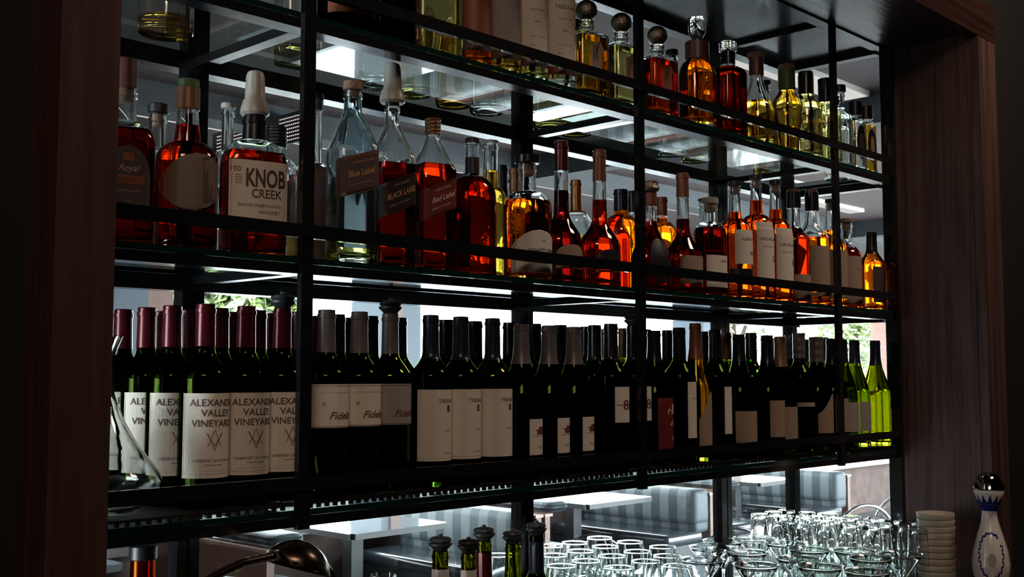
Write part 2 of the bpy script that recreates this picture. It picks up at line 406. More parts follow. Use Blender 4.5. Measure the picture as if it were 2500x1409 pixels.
# ridged bar mats under the wine bottles
for x0, x1, lb in ((.64, 1.078, 'black ridged bar mat under the wines at the decanter end'), (1.106, 1.97, 'black ridged bar mat under the wines between first two steel posts'),
                   (1.998, 2.859, 'black ridged bar mat under the wines behind second and third steel posts'), (2.887, 3.198, 'short black ridged bar mat at the far end of the wine shelf')):
    bm = bmesh.new(); z = ZC+SURF
    box(bm, x0, x1, .006, .33, z+.0065, z+.0095)
    n = int((x1-x0)/.0165)
    for i in range(n):
        x = x0+.006+i*.0165
        box(bm, x, x+.006, .006, .012, z, z+.0067); box(bm, x+.008, x+.011, .03, .036, z+.003, z+.0067); box(bm, x+.001, x+.005, .16, .166, z, z+.0067); box(bm, x+.001, x+.005, .324, .33, z, z+.0067)
    tag(fin(bm, 'bar_mat', 'rubber'), lb, 'mat', 'ridged mats on the wine shelf')
MATZ = ZC+SURF+.0095

# ------------------------------------------------------------------ patio beyond the glass
struct('floor_patio', 'patio_floor', [(-3, 18, .37, 6.0, FLOOR-.1, FLOOR)])
struct('ground', 'street', [(-40, 80, 6.0, 70, FLOOR-.3, FLOOR-.15)])
HEADZ = 1.04
struct('ceiling_patio', 'patio_ceiling', [(-3, 18, .02, 6.0, 1.5, 1.62)])
struct('beam_1', 'patio_beam', [(-3, 18, 3.75, 3.95, 1.36, 1.5)])
struct('beam_2', 'patio_beam', [(5.62, 5.74, .4, 5.6, 1.34, 1.5)])
struct('beam_3', 'patio_beam', [(10.2, 10.4, .4, 5.6, 1.34, 1.5)])
struct('wall_header', 'patio_beam', [(-3, 18, 5.45, 5.75, HEADZ, 1.5)])
struct('wall_patio', 'patio_wall', [(3.3, 18, 5.45, 5.75, FLOOR, -1.14), (1.2, 3.3, 5.45, 5.75, FLOOR, 1.15)])
struct('sill_patio', 'sill', [(3.3, 18, 5.30, 5.80, -1.14, -1.09)])
struct('wall_unseen_left', 'patio_wall', [(-1.7, -1.6, 1.2, 5.6, FLOOR, 1.5), (-1.7, -1.6, .0, 1.2, .35, 1.5), (-1.7, 1.2, 5.45, 5.75, FLOOR, 1.5)])  # unseen wall added to shut out side sky; its gap lights the rack
struct('wall_patio_end', 'patio_wall', [(17.9, 18.1, .4, 5.6, FLOOR, -1.14), (17.9, 18.1, .4, 2.2, -1.14, 1.5)])
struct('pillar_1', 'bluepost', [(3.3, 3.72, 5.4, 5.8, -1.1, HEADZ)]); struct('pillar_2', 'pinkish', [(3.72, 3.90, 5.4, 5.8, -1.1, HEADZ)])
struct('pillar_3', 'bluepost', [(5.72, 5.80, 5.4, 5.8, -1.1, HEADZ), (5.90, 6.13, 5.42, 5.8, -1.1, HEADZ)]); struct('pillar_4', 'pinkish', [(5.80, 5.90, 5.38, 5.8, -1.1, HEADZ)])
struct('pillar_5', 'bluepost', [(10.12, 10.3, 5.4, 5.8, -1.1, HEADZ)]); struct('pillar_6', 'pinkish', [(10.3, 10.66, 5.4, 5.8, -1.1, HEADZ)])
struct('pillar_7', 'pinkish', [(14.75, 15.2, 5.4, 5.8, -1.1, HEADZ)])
def strip(x0, x1, y, w, lb):
    t = thing('ceiling_strip_light', lb, 'light', ((x0+x1)/2, y, 1.5)); L = (x1-x0)/2
    boxo('housing', 'white_paint', (-L, L, -w/2-.012, w/2+.012, -.03, 0), t); boxo('diffuser', 'strip_light', (-L+.02, L-.02, -w/2, w/2, -.034, -.03), t)
strip(2.6, 9.2, 4.31, .19, 'long white strip light running along the patio ceiling')
strip(8.6, 9.5, 3.3, .12, 'short white strip light over the far end of the patio')
strip(4.4, 5.55, 1.30, .16, 'white strip light on the patio ceiling near the top shelf corner')
strip(5.85, 7.2, 1.30, .16, 'white strip light beyond the dark ceiling beam near the corner')
t = thing('ceiling_downlight', 'small round ceiling downlight with a thin bright ring', 'light', (2.94, 3.86, 1.5))
bm = bmesh.new(); tube(bm, [(.055*math.cos(a*PI/12), .055*math.sin(a*PI/12), -.004) for a in range(24)], .004, 6, closed=True); fin(bm, 'ring', 'white_paint', t, True)
lathe('lamp_recess', [(.05, -.002), (.045, 0)], 'black', t)
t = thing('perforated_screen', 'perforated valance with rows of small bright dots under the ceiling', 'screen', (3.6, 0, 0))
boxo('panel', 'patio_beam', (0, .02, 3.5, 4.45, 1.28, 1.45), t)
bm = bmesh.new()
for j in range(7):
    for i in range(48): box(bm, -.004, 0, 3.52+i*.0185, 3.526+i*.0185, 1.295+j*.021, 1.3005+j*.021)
fin(bm, 'light_dots', 'dot_glow', t)  # glowing dots stand in for light showing through the perforations

def table(x0, x1, y0, y1, lb):
    cx, cy = (x0+x1)/2, (y0+y1)/2; t = thing('dining_table', lb, 'table', (cx, cy, FLOOR), 0, 'patio booth tables'); a, b = (x1-x0)/2, (y1-y0)/2
    bm = bmesh.new(); box(bm, -a, a, -b, b, .712, .75)
    bmesh.ops.bevel(bm, geom=[e for e in bm.edges if abs((e.verts[0].co-e.verts[1].co).z) > .01], offset=.03, segments=4, affect='EDGES')
    for f in bm.faces: f.material_index = 0 if f.normal.z > .5 else 1
    fin(bm, 'tabletop', ['tabletop', 'table_edge'], t)
    boxo('pedestal', 'table_edge', (-.05, .05, -.05, .05, .02, .712), t); boxo('base_plate', 'table_edge', (-.22, .22, -.22, .22, 0, .02), t, .006)
table(4.52, 5.36, 4.24, 5.28, 'glossy white-shining booth table nearest the bar lamp')
table(6.82, 7.68, 4.24, 5.28, 'glossy booth table in the middle, above the wine glasses')
table(9.30, 10.05, 4.24, 5.28, 'glossy booth table furthest along, behind the upturned tumblers')
table(4.30, 5.05, 1.45, 2.15, 'glossy table right behind the wine glasses, among the round-backed chairs')
table(6.15, 6.90, 1.30, 2.00, 'glossy table right behind the martini glasses, among the round-backed chairs')
table(2.20, 3.00, 4.24, 5.28, 'glossy booth table at the lamp end, mostly hidden behind the wood jamb')
def booth(x, face, lb, y0=4.0):
    """bench whose back stands at x; face=-1 sits toward -X, +1 toward +X"""
    t = thing('booth_bench', lb, 'bench', (x, y0, FLOOR), 0, 'striped booth benches'); s = face; Y = 5.28-y0
    bm = bmesh.new(); a, b = sorted((0, s*.22)); box(bm, a, b, 0, Y, .50 if s < 0 else .76, .80 if s < 0 else .84, bevel=.06)
    fin(bm, 'back_cushion', 'striped', t, True)
    if s < 0:
        bm = bmesh.new(); box(bm, -.20, .0, .01, Y-.01, .44, .72, bevel=.04); fin(bm, 'lower_back_cushion', 'striped', t, True)
    a, b = sorted((s*.10, s*.60)); bm = bmesh.new(); box(bm, a, b, 0, Y, .36, .46, bevel=.045); fin(bm, 'seat_cushion', 'vinyl', t, True)
    a, b = sorted((s*.02, s*.56)); boxo('seat_base', 'table_edge', (a, b, .02, Y, 0, .36), t)
    a, b = sorted((-s*.0, -s*.05)); boxo('back_panel', 'booth_wood', (a, b, 0, Y, 0, .745), t)
    a, b = sorted((s*.02, -s*.06)); boxo('top_rail', 'booth_rail', (a, b, -.01, Y, .745, .765), t)
booth(5.98, -1, 'striped booth bench facing the first shining table'); booth(6.12, 1, 'booth bench backing onto the first striped bench')
booth(8.14, -1, 'striped booth bench facing the middle table'); booth(8.40, 1, 'booth bench backing onto the middle striped bench')
booth(10.55, -1, 'striped booth bench at the far end of the row'); booth(3.78, 1, 'brown-backed booth bench with striped top beside the lamp')
def chair(x, y, ang, lb, slats=True):
    t = thing('patio_chair', lb, 'chair', (x, y, FLOOR), ang, 'round-backed metal patio chairs')
    bm = bmesh.new(); tube(bm, [(-.23, .2, .45)]+[(-.24*math.cos(k*PI/14), .22+.04*math.sin(k*PI/14), .62+.26*math.sin(k*PI/14)) for k in range(15)]+[(.23, .2, .45)], .011, 8); fin(bm, 'back_frame', 'chair_steel', t, True)
    bm = bmesh.new(); tube(bm, [(-.13, .21, .45)]+[(-.13*math.cos(k*PI/12), .22+.03*math.sin(k*PI/12), .62+.17*math.sin(k*PI/12)) for k in range(13)]+[(.13, .21, .45)], .007, 8)
    for j in range(8): tube(bm, [(-.125, .22, .49+j*.028), (.125, .22, .49+j*.028)], .003, 6)
    fin(bm, 'back_slats', 'chair_steel', t, True)
    lathe('seat', [(.19, .43), (.215, .44), (.215, .455), (.18, .46)], 'vinyl', t, 28)
    for sx in (-1, 1):
        for sy in (-1, 1):
            bm = bmesh.new(); tube(bm, [(sx*.14, sy*.14, .44), (sx*.21, sy*.21, 0)], .011, 8); fin(bm, 'leg', 'chair_steel', t, True)
chair(7.35, 2.35, math.radians(150), 'round-backed metal chair behind the upturned tumblers'); chair(8.3, 2.35, math.radians(118), 'round-backed slatted metal chair at the right end of the window')
chair(4.95, 2.75, math.radians(150), 'round-backed metal chair behind the wine glasses'); chair(5.75, 2.35, math.radians(150), 'round-backed metal chair beside the window mullion')

def tree(x, y, z, r, n, mats_, lb, nc=16, dens=.09, sq=1.0):
    t = thing('tree', lb, 'tree', (x, y, FLOOR-.15), 0, 'trees outside the patio')
    bm = bmesh.new(); rnd = random.Random(int(x*100+y))
    cl = [(Vector((rnd.gauss(0, r*.45), rnd.gauss(0, r*.35), rnd.gauss(0, r*.40*sq))), r*rnd.uniform(.22, .4)) for _ in range(nc)]
    for i in range(n):
        c, cr = rnd.choice(cl); d = Vector((rnd.gauss(0, 1), rnd.gauss(0, 1), rnd.gauss(0, 1))).normalized()
        p = c + d*cr*rnd.uniform(.6, 1.1); p.z += z-(FLOOR-.15)
        u = Vector((rnd.gauss(0, 1), rnd.gauss(0, 1), rnd.gauss(0, 1))).normalized(); v = u.orthogonal().normalized(); s = dens*rnd.uniform(.6, 1.5)
        vs = [bm.verts.new(p+u*s*1.3), bm.verts.new(p+v*s*.45), bm.verts.new(p-u*s*1.3), bm.verts.new(p-v*s*.45)]
        bm.faces.new(vs).material_index = rnd.randrange(len(mats_))
    fin(bm, 'crown', mats_, t)
    bm = bmesh.new(); tube(bm, [(0, 0, 0), (.05, 0, (z-FLOOR)*.5), (0, .05, z-FLOOR)], [.13, .10, .05], 8)
    for k in range(4): a = k*1.7; tube(bm, [(0, 0, (z-FLOOR)*(.5+.08*k)), (math.cos(a)*r*.4, math.sin(a)*r*.4, z-FLOOR+.1*k)], [.05, .015], 6)
    fin(bm, 'trunk', 'bark', t, True)
tree(6.35, 9.2, .75, 1.05, 24000, ['leafB', 'leafC', 'leafB', 'leafA'], 'pale green leafy tree seen behind the maroon-capped wine bottles', 40, .075)
tree(4.6, 8.2, .7, .9, 9000, ['leafC', 'leafB', 'leafA'], 'dense grey-green tree behind the leftmost wine bottles', 24, .07)
tree(20.8, 9.4, 1.15, 1.25, 5200, ['leafC', 'leafB'], 'lacy-leaved tree seen above the right-hand wine bottles', 26, .065)
tree(26.0, 10.4, 1.3, 1.6, 6500, ['leafC', 'leafB', 'leafC'], 'lacy-leaved tree at the far right of the window', 26, .08)
tree(16.6, 9.2, 1.25, 1.0, 3000, ['leafC'], 'sparse pale tree beyond the third pillar', 22, .06)

# ------------------------------------------------------------------ bottles
def P(r, ryr, p, zsh, znk, rn, H, kind='shoulder', taper=0.0, lip=.0016, waist=None):
    """bottle outline: body radius r (depth r*ryr, squareness p) up to zsh, shoulder to zneck, neck rn up to H"""
    r0 = r*(1-taper)
    pts = [(0, r0*.93), (.0015, r0*.97), (.005, r0)]
    n = 6
    for i in range(1, n): pts.append((.005+(zsh-.005)*i/n, r0+(r-r0)*i/n))
    pts.append((zsh, r)); pts += curve(zsh, r, znk, rn, 9, kind)
    rt = rn*.94 if waist is None else waist
    pts += [(znk+(H-znk)*.35, rn+(rt-rn)*.5), (H-.014, rt), (H-.0135, rt+lip), (H-.007, rt+lip*1.1), (H-.0065, rt), (H-.001, rt), (H, rt-.001)]
    out = []
    for z, rad in pts:
        k = min(1, max(0, (rad-rn)/(r-rn))) if z >= zsh else 1
        ry = rn+(r*ryr-rn)*k if z >= zsh and rad > rn else (rad*ryr if z < zsh else rad)
        out.append((z, rad, ry if z >= zsh else rad*ryr, 2+(p-2)*k if z >= zsh else p))
    return out
def cyl(parent, z0, z1, r, m, name='cap', bev=.0015, ridges=0):
    pr = [(r-bev, z0), (r, z0+bev), (r, z1-bev), (r-bev, z1)]
    if ridges:
        pr = [(r-bev, z0), (r, z0+bev)]
        for i in range(ridges):
            z = z0+bev+(z1-z0-2*bev)*(i+.5)/ridges; d = (z1-z0)/ridges*.2; pr += [(r, z-d), (r-.0012, z), (r, z+d)]
        pr += [(r, z1-bev), (r-bev, z1)]
    return lathe(name, pr, m, parent, 28)
def foil(prof, parent, z0, m, name='capsule', extra=.0007, top=True):
    H = prof[-1][0]; bm = bmesh.new()
    r = interp(prof, z0); rings = [(r[0]+extra*.3, r[1]+extra*.3, 2, z0), (r[0]+extra, r[1]+extra, 2, z0+.0005)]
    rings += [(rx+extra, ry+extra, 2, z) for z, rx, ry, p in prof if z > z0+.001]
    rings[-1] = (rings[-1][0], rings[-1][1], 2, H+.0006)
    loft(bm, rings, 32); return auto(fin(bm, name, m, parent, True), 30)
def spec(name, lb, cat, X, Y, rz, prof, gl, liq=None, level=.7, t=.0028, base=.006, group=None, z=0.0, n=40, parts=()):
    T = thing(name, lb, cat, (X, Y, z), math.radians(rz), group)
    H = prof[-1][0]
    g = shell('glass_body', prof, t, base, gl, T, n); g.data.update()
    if liq: liquid(prof, t, base, level*H, liq, T, n)
    for f in parts: f(T, prof, H)
    return T
# part makers -------------------------------------------------------------
def c_foil(frac, m, extra=.0007): return lambda T, p, H: foil(p, T, H*frac, m, extra=extra)
def c_cork(m='cap_black', r=None, h=.016, down=.0, plug='cork', ridges=0, plugd=.02):
    def f(T, p, H):
        rn = p[-1][1]; st = cyl(T, H+.0004-down, H+h, (r or rn*1.35), m, 'stopper_top', .0015, ridges)
        if plug: lathe('cork', [(rn*.66, H-plugd), (rn-.0032, H-plugd+.001), (rn-.0032, H)], plug, st, 20)
    return f
def c_cap(m='cap_black', frac=.90, ridges=0, name='cap'):
    def f(T, p, H):
        r = max(interp(p, H*frac)[0], p[-1][1])+.0022; cyl(T, H*frac, H+.003, r, m, name, .0015, ridges)
    return f
def c_pour(T, p, H):
    rn = p[-1][1]
    cyl(T, H-.004, H+.006, rn+.001, 'cap_black', 'pourer_collar')
    dc = lathe('pourer_dust_cap', [(.0205, H+.002), (.0238, H+.006), (.0235, H+.013), (.0212, H+.020), (.0205, H+.022), (.0200, H+.026), (.0168, H+.030), (.0160, H+.050), (.0150, H+.068), (.0125, H+.075), (.009, H+.077)], 'frosted', T, 28)
    lathe('pour_spout', [(.0035, H+.03), (.0028, H+.0675)], 'cap_black', dc, 10)
def c_ball(m='pewter', R=.024):
    def f(T, p, H):
        rn = p[-1][1]; cyl(T, H, H+.006, rn*1.15, 'clear', 'stopper_collar')
        lathe('ball_stopper', [(R*math.sin(a*PI/14)+.0002, H+.004+R*1.0-R*math.cos(a*PI/14)) for a in range(2, 14)], m, T, 28)
    return f
def L(z0, z1, w, m='paper', shape='rect', tilt=0.0, texts=(), boxes=(), uc=0.0, name='label'):
    def f(T, p, H): label(p, T, z0*H, z1*H, w, m, shape, tilt, [(s, sz, zz*H, *r) for s, sz, zz, *r in texts], [(a, b, c*H, d*H, k) for a, b, c, d, k in boxes], uc, name)
    return f

# ---- wine kinds (built once, then copied) ----------------------------------
def copy_tree(o, parent=None):
    c = o.copy(); COL.objects.link(c); c.parent = parent
    for ch in o.children: copy_tree(ch, c)
    return c
PB = P(.0385, 1, 2, .200, .247, .0152, .317, 's', lip=.0011)      # high-shouldered
PG = P(.0420, 1, 2, .140, .262, .0155, .308, 's', lip=.0011)      # sloping
PR = P(.0370, 1, 2, .150, .285, .0145, .330, 's', lip=.0011)      # tall and slim
KIND = {}
def wine(kind, prof, gl, liq, level, parts, t=.0027, base=.012):
    KIND[kind] = (prof, gl, liq, level, parts, t, base)
PROTO = {}
def put_wine(kind, px, py, Y, lb, group=None, rz=-5, zb=None, base=None, name='wine_bottle', s=1.0, X=None):
    X = X if X is not None else at(px, py, Y).x
    prof, gl, liq, level, parts, t, b = KIND[kind]
    z = MATZ if base is None else base
    if kind not in PROTO: o = spec(name, lb, 'bottle', X, Y, rz, prof, gl, liq, level, t, b, group, z, 32, parts); PROTO[kind] = o
    else:
        o = copy_tree(PROTO[kind]); o.location = (X, Y, z); o.rotation_euler = (0, 0, math.radians(rz)); o['label'] = lb
        if group: o['group'] = group
        elif 'group' in o: del o['group']
    o.scale = (s, s, s); return o
av = L(.150, .560, .104, 'paper', texts=[('ALEXANDER', .0150, .515, .004, 'ink'), ('VALLEY', .0150, .465, .004, 'ink'), ('VINEYARDS', .0150, .415, .004, 'ink'), ('CABERNET SAUVIGNON', .0062, .235, .0, 'ink'), ('alexander valley', .0045, .215, 0, 'ink')],
       boxes=[(-.05, -.0492, .158, .555, 'ink_grey'), (-.03, .03, .185, .186, 'ink_grey'), (-.04, .04, .170, .171, 'ink_grey')])
def av_mark(T, p, H):
    bm = bmesh.new()
    def seg(a, b):
        n = 5; a = Vector((a[0], 0, a[1])); b = Vector((b[0], 0, b[1])); pts = [a.lerp(b, k/n) for k in range(n+1)]
        for q, r in zip(pts, pts[1:]):
            vs = [bm.verts.new(surf(p, q.x-.0005, q.z, .0013)), bm.verts.new(surf(p, q.x+.0005, q.z, .0013)), bm.verts.new(surf(p, r.x+.0005, r.z, .0013)), bm.verts.new(surf(p, r.x-.0005, r.z, .0013))]; bm.faces.new(vs)
    z = .105
    seg((-.011, z-.009), (0, z+.016)); seg((0, z+.016), (.011, z-.009)); seg((-.011, z+.010), (0, z-.015)); seg((0, z-.015), (.011, z+.010)); seg((-.005, z-.003), (-.013, z+.012)); seg((.005, z-.003), (.013, z+.012)); seg((-.006, z+.002), (0, z-.009)); seg((0, z-.009), (.006, z+.002))
    fin(bm, 'emblem', 'ink_red', T)
wine('av', PB, 'green_glass', 'red_wine', .80, [c_foil(.79, 'foil_maroon'), av, av_mark])
wine('avback', PB, 'green_glass', 'red_wine', .80, [c_foil(.79, 'foil_maroon'), L(.15, .56, .09)])
wine('fid', PB, 'green_glass', 'red_wine', .80, [c_foil(.77, 'foil_grey', .0007), L(.37, .60, .110, 'paper', texts=[('Fidelity', .0175, .435, .012, 'ink_red', 1.1), ('o', .012, .50, -.024, 'ink')],
     boxes=[(-.054, .054, .590, .592, 'ink_red'), (-.054, .054, .374, .377, 'ink_red'), (-.03, .05, .555, .5565, 'ink_grey')])])
wine('fidw', PB, 'olive_glass', 'white_wine', .80, [c_foil(.77, 'foil_grey'), L(.37, .60, .110, 'paper_grey', texts=[('Fidelity', .0175, .435, .012, 'ink_red', 1.1)], boxes=[(-.054, .054, .590, .592, 'ink_red'), (-.054, .054, .374, .377, 'ink_red')])])
wine('tst', PB, 'green_glass', 'red_wine', .80, [c_foil(.74, 'foil_navy'), L(.155, .565, .100, 'paper', texts=[('TREANA', .0105, .50, .01, 'ink'), ('Cabernet', .0045, .33, .012, 'ink'), ('Paso Robles', .004, .20, .012, 'ink')], boxes=[(.010, .0175, .435, .475, 'ink'), (-.05, .05, .170, .171, 'ink_grey')])])
wine('tsty', PB, 'dead_leaf', 'white_wine', .80, [c_foil(.74, 'foil_navy'), L(.155, .565, .100, 'paper', texts=[('TREANA', .0105, .50, .01, 'ink'), ('Cabernet', .0045, .33, .012, 'ink')], boxes=[(.010, .0175, .435, .475, 'ink')])])
wine('boat', PG, 'green_glass', 'red_wine', .84, [c_foil(.74, 'foil_grey'), L(.155, .385, .060, 'paper', uc=.016, texts=[('TRUTH', .008, .205, .018, 'ink_grey')],
     boxes=[(.004, .036, .285, .312, 'ink_red'), (-.000, .038, .312, .318, 'ink_red'), (.010, .028, .318, .335, 'ink_red'), (-.005, .040, .275, .278, 'ink_grey')])])
wine('crab', PB, 'green_glass', 'red_wine', .80, [c_foil(.75, 'foil_black'), L(.33, .57, .070, 'paper', uc=.012, texts=[('8', .030, .45, .006, 'ink_red', 1.3), ('8', .030, .44, .026, 'ink_red', 1.3), ('Zinfandel', .005, .545, .03, 'ink')], boxes=[(-.02, .045, .445, .450, 'ink_red')])])
def simple(k, prof, gl, liq, foilm, frac, z0, z1, wd, lm, uc=.01, shape='rect', texts=(), boxes=(), tilt=0, cap=False, level=.8):
    wine(k, prof, gl, liq, level, [(c_cap(foilm, frac, 3, 'screw_cap') if cap else c_foil(frac, foilm)), L(z0, z1, wd, lm, shape, tilt, texts, boxes, uc)])
simple('star', PG, 'green_glass', 'red_wine', 'foil_black', .77, .10, .50, .075, 'paper_red', .01, texts=[('*', .12, .30, .018, 'ink_pale', .8), ('ZIN', .012, .2, .02, 'ink_pale')])
simple('tallp', PB, 'green_glass', 'red_wine', 'foil_black', .78, .19, .60, .060, 'paper', .016, texts=[('f', .014, .55, .026, 'ink'), ('NAPA VALLEY', .0055, .48, .018, 'ink')])
simple('tallp2', PB, 'green_glass', 'red_wine', 'foil_black', .78, .20, .56, .060, 'paper', .018, texts=[('ESTATE', .006, .52, .02, 'ink'), ('o', .012, .40, .03, 'ink')])
simple('rose', PR, 'olive_glass', 'rose_wine', 'foil_rust', .74, .10, .40, .075, 'paper_tan', .012, 'wave')
simple('wide', PG, 'green_glass', 'red_wine', 'foil_black', .78, .13, .38, .105, 'paper_tan', .004)
simple('half', PB, 'green_glass', 'red_wine', 'foil_black', .78, .44, .58, .062, 'paper', .018, 'rect', texts=[('B.R.COHN', .007, .54, .02, 'ink')], boxes=[(-.012, .045, .43, .442, 'ink_grey')])
simple('green', PB, 'lime', 'spirit_pale', 'foil_black', .78, .42, .58, .062, 'paper', .018)
simple('sqr', PG, 'green_glass', 'red_wine', 'foil_black', .77, .16, .46, .085, 'paper_tan', .008)
simple('tanc', PG, 'green_glass', 'red_wine', 'foil_tan', .74, .12, .40, .08, 'paper_tan', .008)
simple('band', PB, 'green_glass', 'red_wine', 'foil_grey', .79, .385, .42, .12, 'paper_grey', .0, cap=True)
simple('bandg', PG, 'green_glass', 'red_wine', 'foil_grey', .78, .16, .42, .10, 'paper_tan', .01, 'wave', cap=True)
simple('chard', PG, 'olive_glass', 'white_wine', 'foil_navy', .78, .15, .42, .085, 'paper_grey', .012, texts=[('CHAI', .008, .34, .02, 'ink')])
simple('bright', PG, 'dead_leaf', 'white_wine', 'foil_navy', .76, .10, .35, .045, 'paper_tan', .03)
simple('plainr', PB, 'green_glass', 'red_wine', 'foil_black', .78, .15, .5, .085, 'paper_grey', .0)
simple('plaint', PB, 'olive_glass', 'white_wine', 'foil_tan', .78, .15, .5, .085, 'paper_grey', .0)
simple('plaing', PG, 'olive_glass', 'white_wine', 'foil_navy', .78, .15, .42, .085, 'paper_grey', .0)
simple('plainm', PB, 'green_glass', 'red_wine', 'foil_maroon', .79, .15, .56, .085, 'paper', .0)

def stopper(o, z=None, k=1.0):
    """grey rubber vacuum stopper, a part of the bottle it closes"""
    H = .317 if z is None else z
    lathe('rubber_stopper', [(.0105, H-.002), (.0130, H+.001), (.0145, H+.004), (.0210, H+.010), (.0212, H+.0135), (.0175, H+.0145), (.0205, H+.018), (.0190, H+.022), (.0120, H+.0245), (.0045, H+.0250), (.0040, H+.0285), (.002, H+.029)], 'rubber_grey', o, 24)

G1 = 'wine bottles along the front of the wine shelf'; G2 = 'wine bottles standing behind the front row'
FR = [  # kind, px, py(top), Y, label
 ('av', 303, 766, .300, 'maroon-capped wine bottle partly hidden behind the glass decanter'),
 ('av', 359, 760, .228, 'maroon-capped wine bottle just clear of the decanter, second in the row'),
 ('av', 421, 757, .155, 'maroon-capped wine bottle third in the row, AL EX lettering cut by its neighbour'),
 ('av', 503, 752, .072, 'maroon-capped wine bottle with brightly lit cream label, fourth in the row'),
 ('av', 602, 758, .080, 'maroon-capped wine bottle with dim cream label, fifth in the row'),
 ('av', 690, 772, .085, 'maroon-capped wine bottle closed with a dark rubber stopper beside first steel post'),
 ('fid', 797, 769, .060, 'wine bottle with half-height script label, directly past the first steel post'),
 ('fid', 878, 772, .072, 'middle one of three wine bottles with half-height script labels'),
 ('fidw', 953, 776, .078, 'yellow-green wine bottle with script label and dark rubber stopper'),
 ('tst', 1052, 785, .060, 'dark wine bottle with tall label bearing a small black square, nearest the script labels'),
 ('tst', 1125, 786, .062, 'middle one of three wine bottles with tall labels and small black squares'),
 ('tsty', 1203, 788, .066, 'wine bottle with black-square label and glowing yellow shoulder'),
 ('boat', 1273, 792, .062, 'sloping wine bottle with small boat label, nearest the black-square labels'),
 ('boat', 1340, 795, .062, 'middle one of three sloping wine bottles with small boat labels'),
 ('boat', 1400, 797, .062, 'sloping wine bottle with boat label next to the red-swirl labels'),
 ('crab', 1455, 816, .095, 'wine bottle with red swirl label half hidden by a boat-label bottle'),
 ('crab', 1487, 805, .066, 'wine bottle with red swirl label fully in view'),
 ('crab', 1547, 812, .070, 'stoppered wine bottle with swirl label crossed by the second steel post'),
 ('star', 1596, 814, .062, 'dark wine bottle with red label and pale star figure'),
 ('tallp', 1658, 812, .060, 'wine bottle with tall narrow cream label beside the red star label'),
 ('rose', 1697, 817, .058, 'slim orange-tinted wine bottle with rust capsule and curved tan label'),
 ('tallp2', 1745, 813, .066, 'wine bottle with narrow pale label between the rust-capped and wide-label bottles'),
 ('wide', 1803, 824, .055, 'sloping dark bottle with low wide tan label'),
 ('green', 1835, 817, .095, 'lime-green glass bottle with small high cream label'),
 ('sqr', 1870, 824, .060, 'sloping dark bottle with square tan label next to the lime-green bottle'),
 ('tanc', 1903, 826, .066, 'sloping dark bottle with tan capsule and low tan label'),
 ('band', 1950, 822, .055, 'dark bottle with grey screw cap and thin band label'),
 ('bandg', 1993, 829, .060, 'sloping bottle with grey screw cap and wavy label before third steel post'),
 ('sqr', 2030, 833, .060, 'dark sloping bottle right beside the third steel post'),
 ('chard', 2058, 832, .075, 'green sloping bottle with navy capsule just past the third steel post'),
 ('chard', 2083, 835, .050, 'green sloping bottle with pale label, second from the end of the wine row'),
 ('bright', 2150, 837, .043, 'bright yellow-green wine bottle alone at the end of the row'),
]
for i, (k, px, py, Y, lb) in enumerate(FR):
    o = put_wine(k, px, py, Y, lb, G1)
    if px in (690, 953, 1547): stopper(o)
    if k == 'bright': o.location.x = 3.174
BR = [
 ('avback', 397, 775, .3), ('avback', 463, 766, .22), ('avback', 537, 763, .155), ('avback', 566, 772, .26), ('avback', 630, 769, .165), ('avback', 660, 774, .27), ('avback', 728, 771, .18),
 ('plainm', 770, 784, .24), ('plainr', 823, 782, .17), ('plainr', 848, 785, .26), ('plainr', 905, 777, .17), ('plainr', 893, 778, .27), ('plainr', 975, 777, .18), ('plainr', 1090, 795, .17), ('plainr', 1160, 798, .17),
 ('plainr', 1245, 798, .16), ('plainr', 1305, 806, .16), ('plainr', 1368, 806, .16), ('plainr', 1432, 806, .15), ('plaint', 1460, 812, .24), ('plaint', 1524, 812, .17), ('plainr', 1575, 815, .17),
 ('plainr', 1631, 823, .16), ('plainr', 1718, 823, .15), ('plaint', 1773, 826, .15), ('plaing', 1815, 824, .18), ('plaing', 1880, 825, .16), ('band', 1930, 829, .15), ('plaing', 1972, 832, .14), ('plaint', 2010, 837, .15)]
for i, (k, px, py, Y) in enumerate(BR):
    if 300 < px < 740:
        d = _fw*F_PX + _rt*(px-1250) + _up*(704.5-py); Y = min(.315, max(.155, CAM.y + d.y*(.106/d.z)))
    near = min(FR, key=lambda f: abs(f[1]-px)); row = 'third-row' if Y > .22 else 'second-row'
    side = 'just left of' if px < near[1] else 'just right of'
    nm = {'av': 'maroon-necked bottle', 'fid': 'script-label bottle', 'fidw': 'yellow-green script bottle', 'tst': 'black-square bottle', 'tsty': 'yellow-shouldered bottle', 'boat': 'boat-label bottle', 'crab': 'swirl-label bottle', 'star': 'red-star bottle', 'tallp': 'narrow-label bottle', 'rose': 'rust-capped bottle', 'tallp2': 'pale-label bottle', 'wide': 'wide-label bottle', 'green': 'lime bottle', 'sqr': 'square-label bottle', 'tanc': 'tan-capped bottle', 'band': 'screw-capped bottle', 'bandg': 'wavy-label bottle', 'chard': 'navy-capped bottle', 'bright': 'bright bottle'}[near[0]]
    put_wine(k, px, py, Y, '%s wine bottle neck %s the %s, front bottle %d from the decanter' % (row, 'left of' if px < near[1] else 'right of', nm, FR.index(near)+1), G2, rz=-10)

# wide-based decanter in front of the wines
t = thing('wine_decanter', 'clear glass decanter with flared rim at the near end of the wine shelf', 'decanter', (.792, .108, MATZ))
pr = [(.048, .0), (.062, .004), (.088, .018), (.100, .036), (.101, .048), (.094, .062), (.076, .086), (.057, .112), (.041, .142), (.029, .175), (.0235, .202), (.0245, .222), (.031, .246), (.0385, .264)]
shell('glass_body', [(z, r, r, 2) for r, z in pr], .0034, .007, 'clear', t, 48)

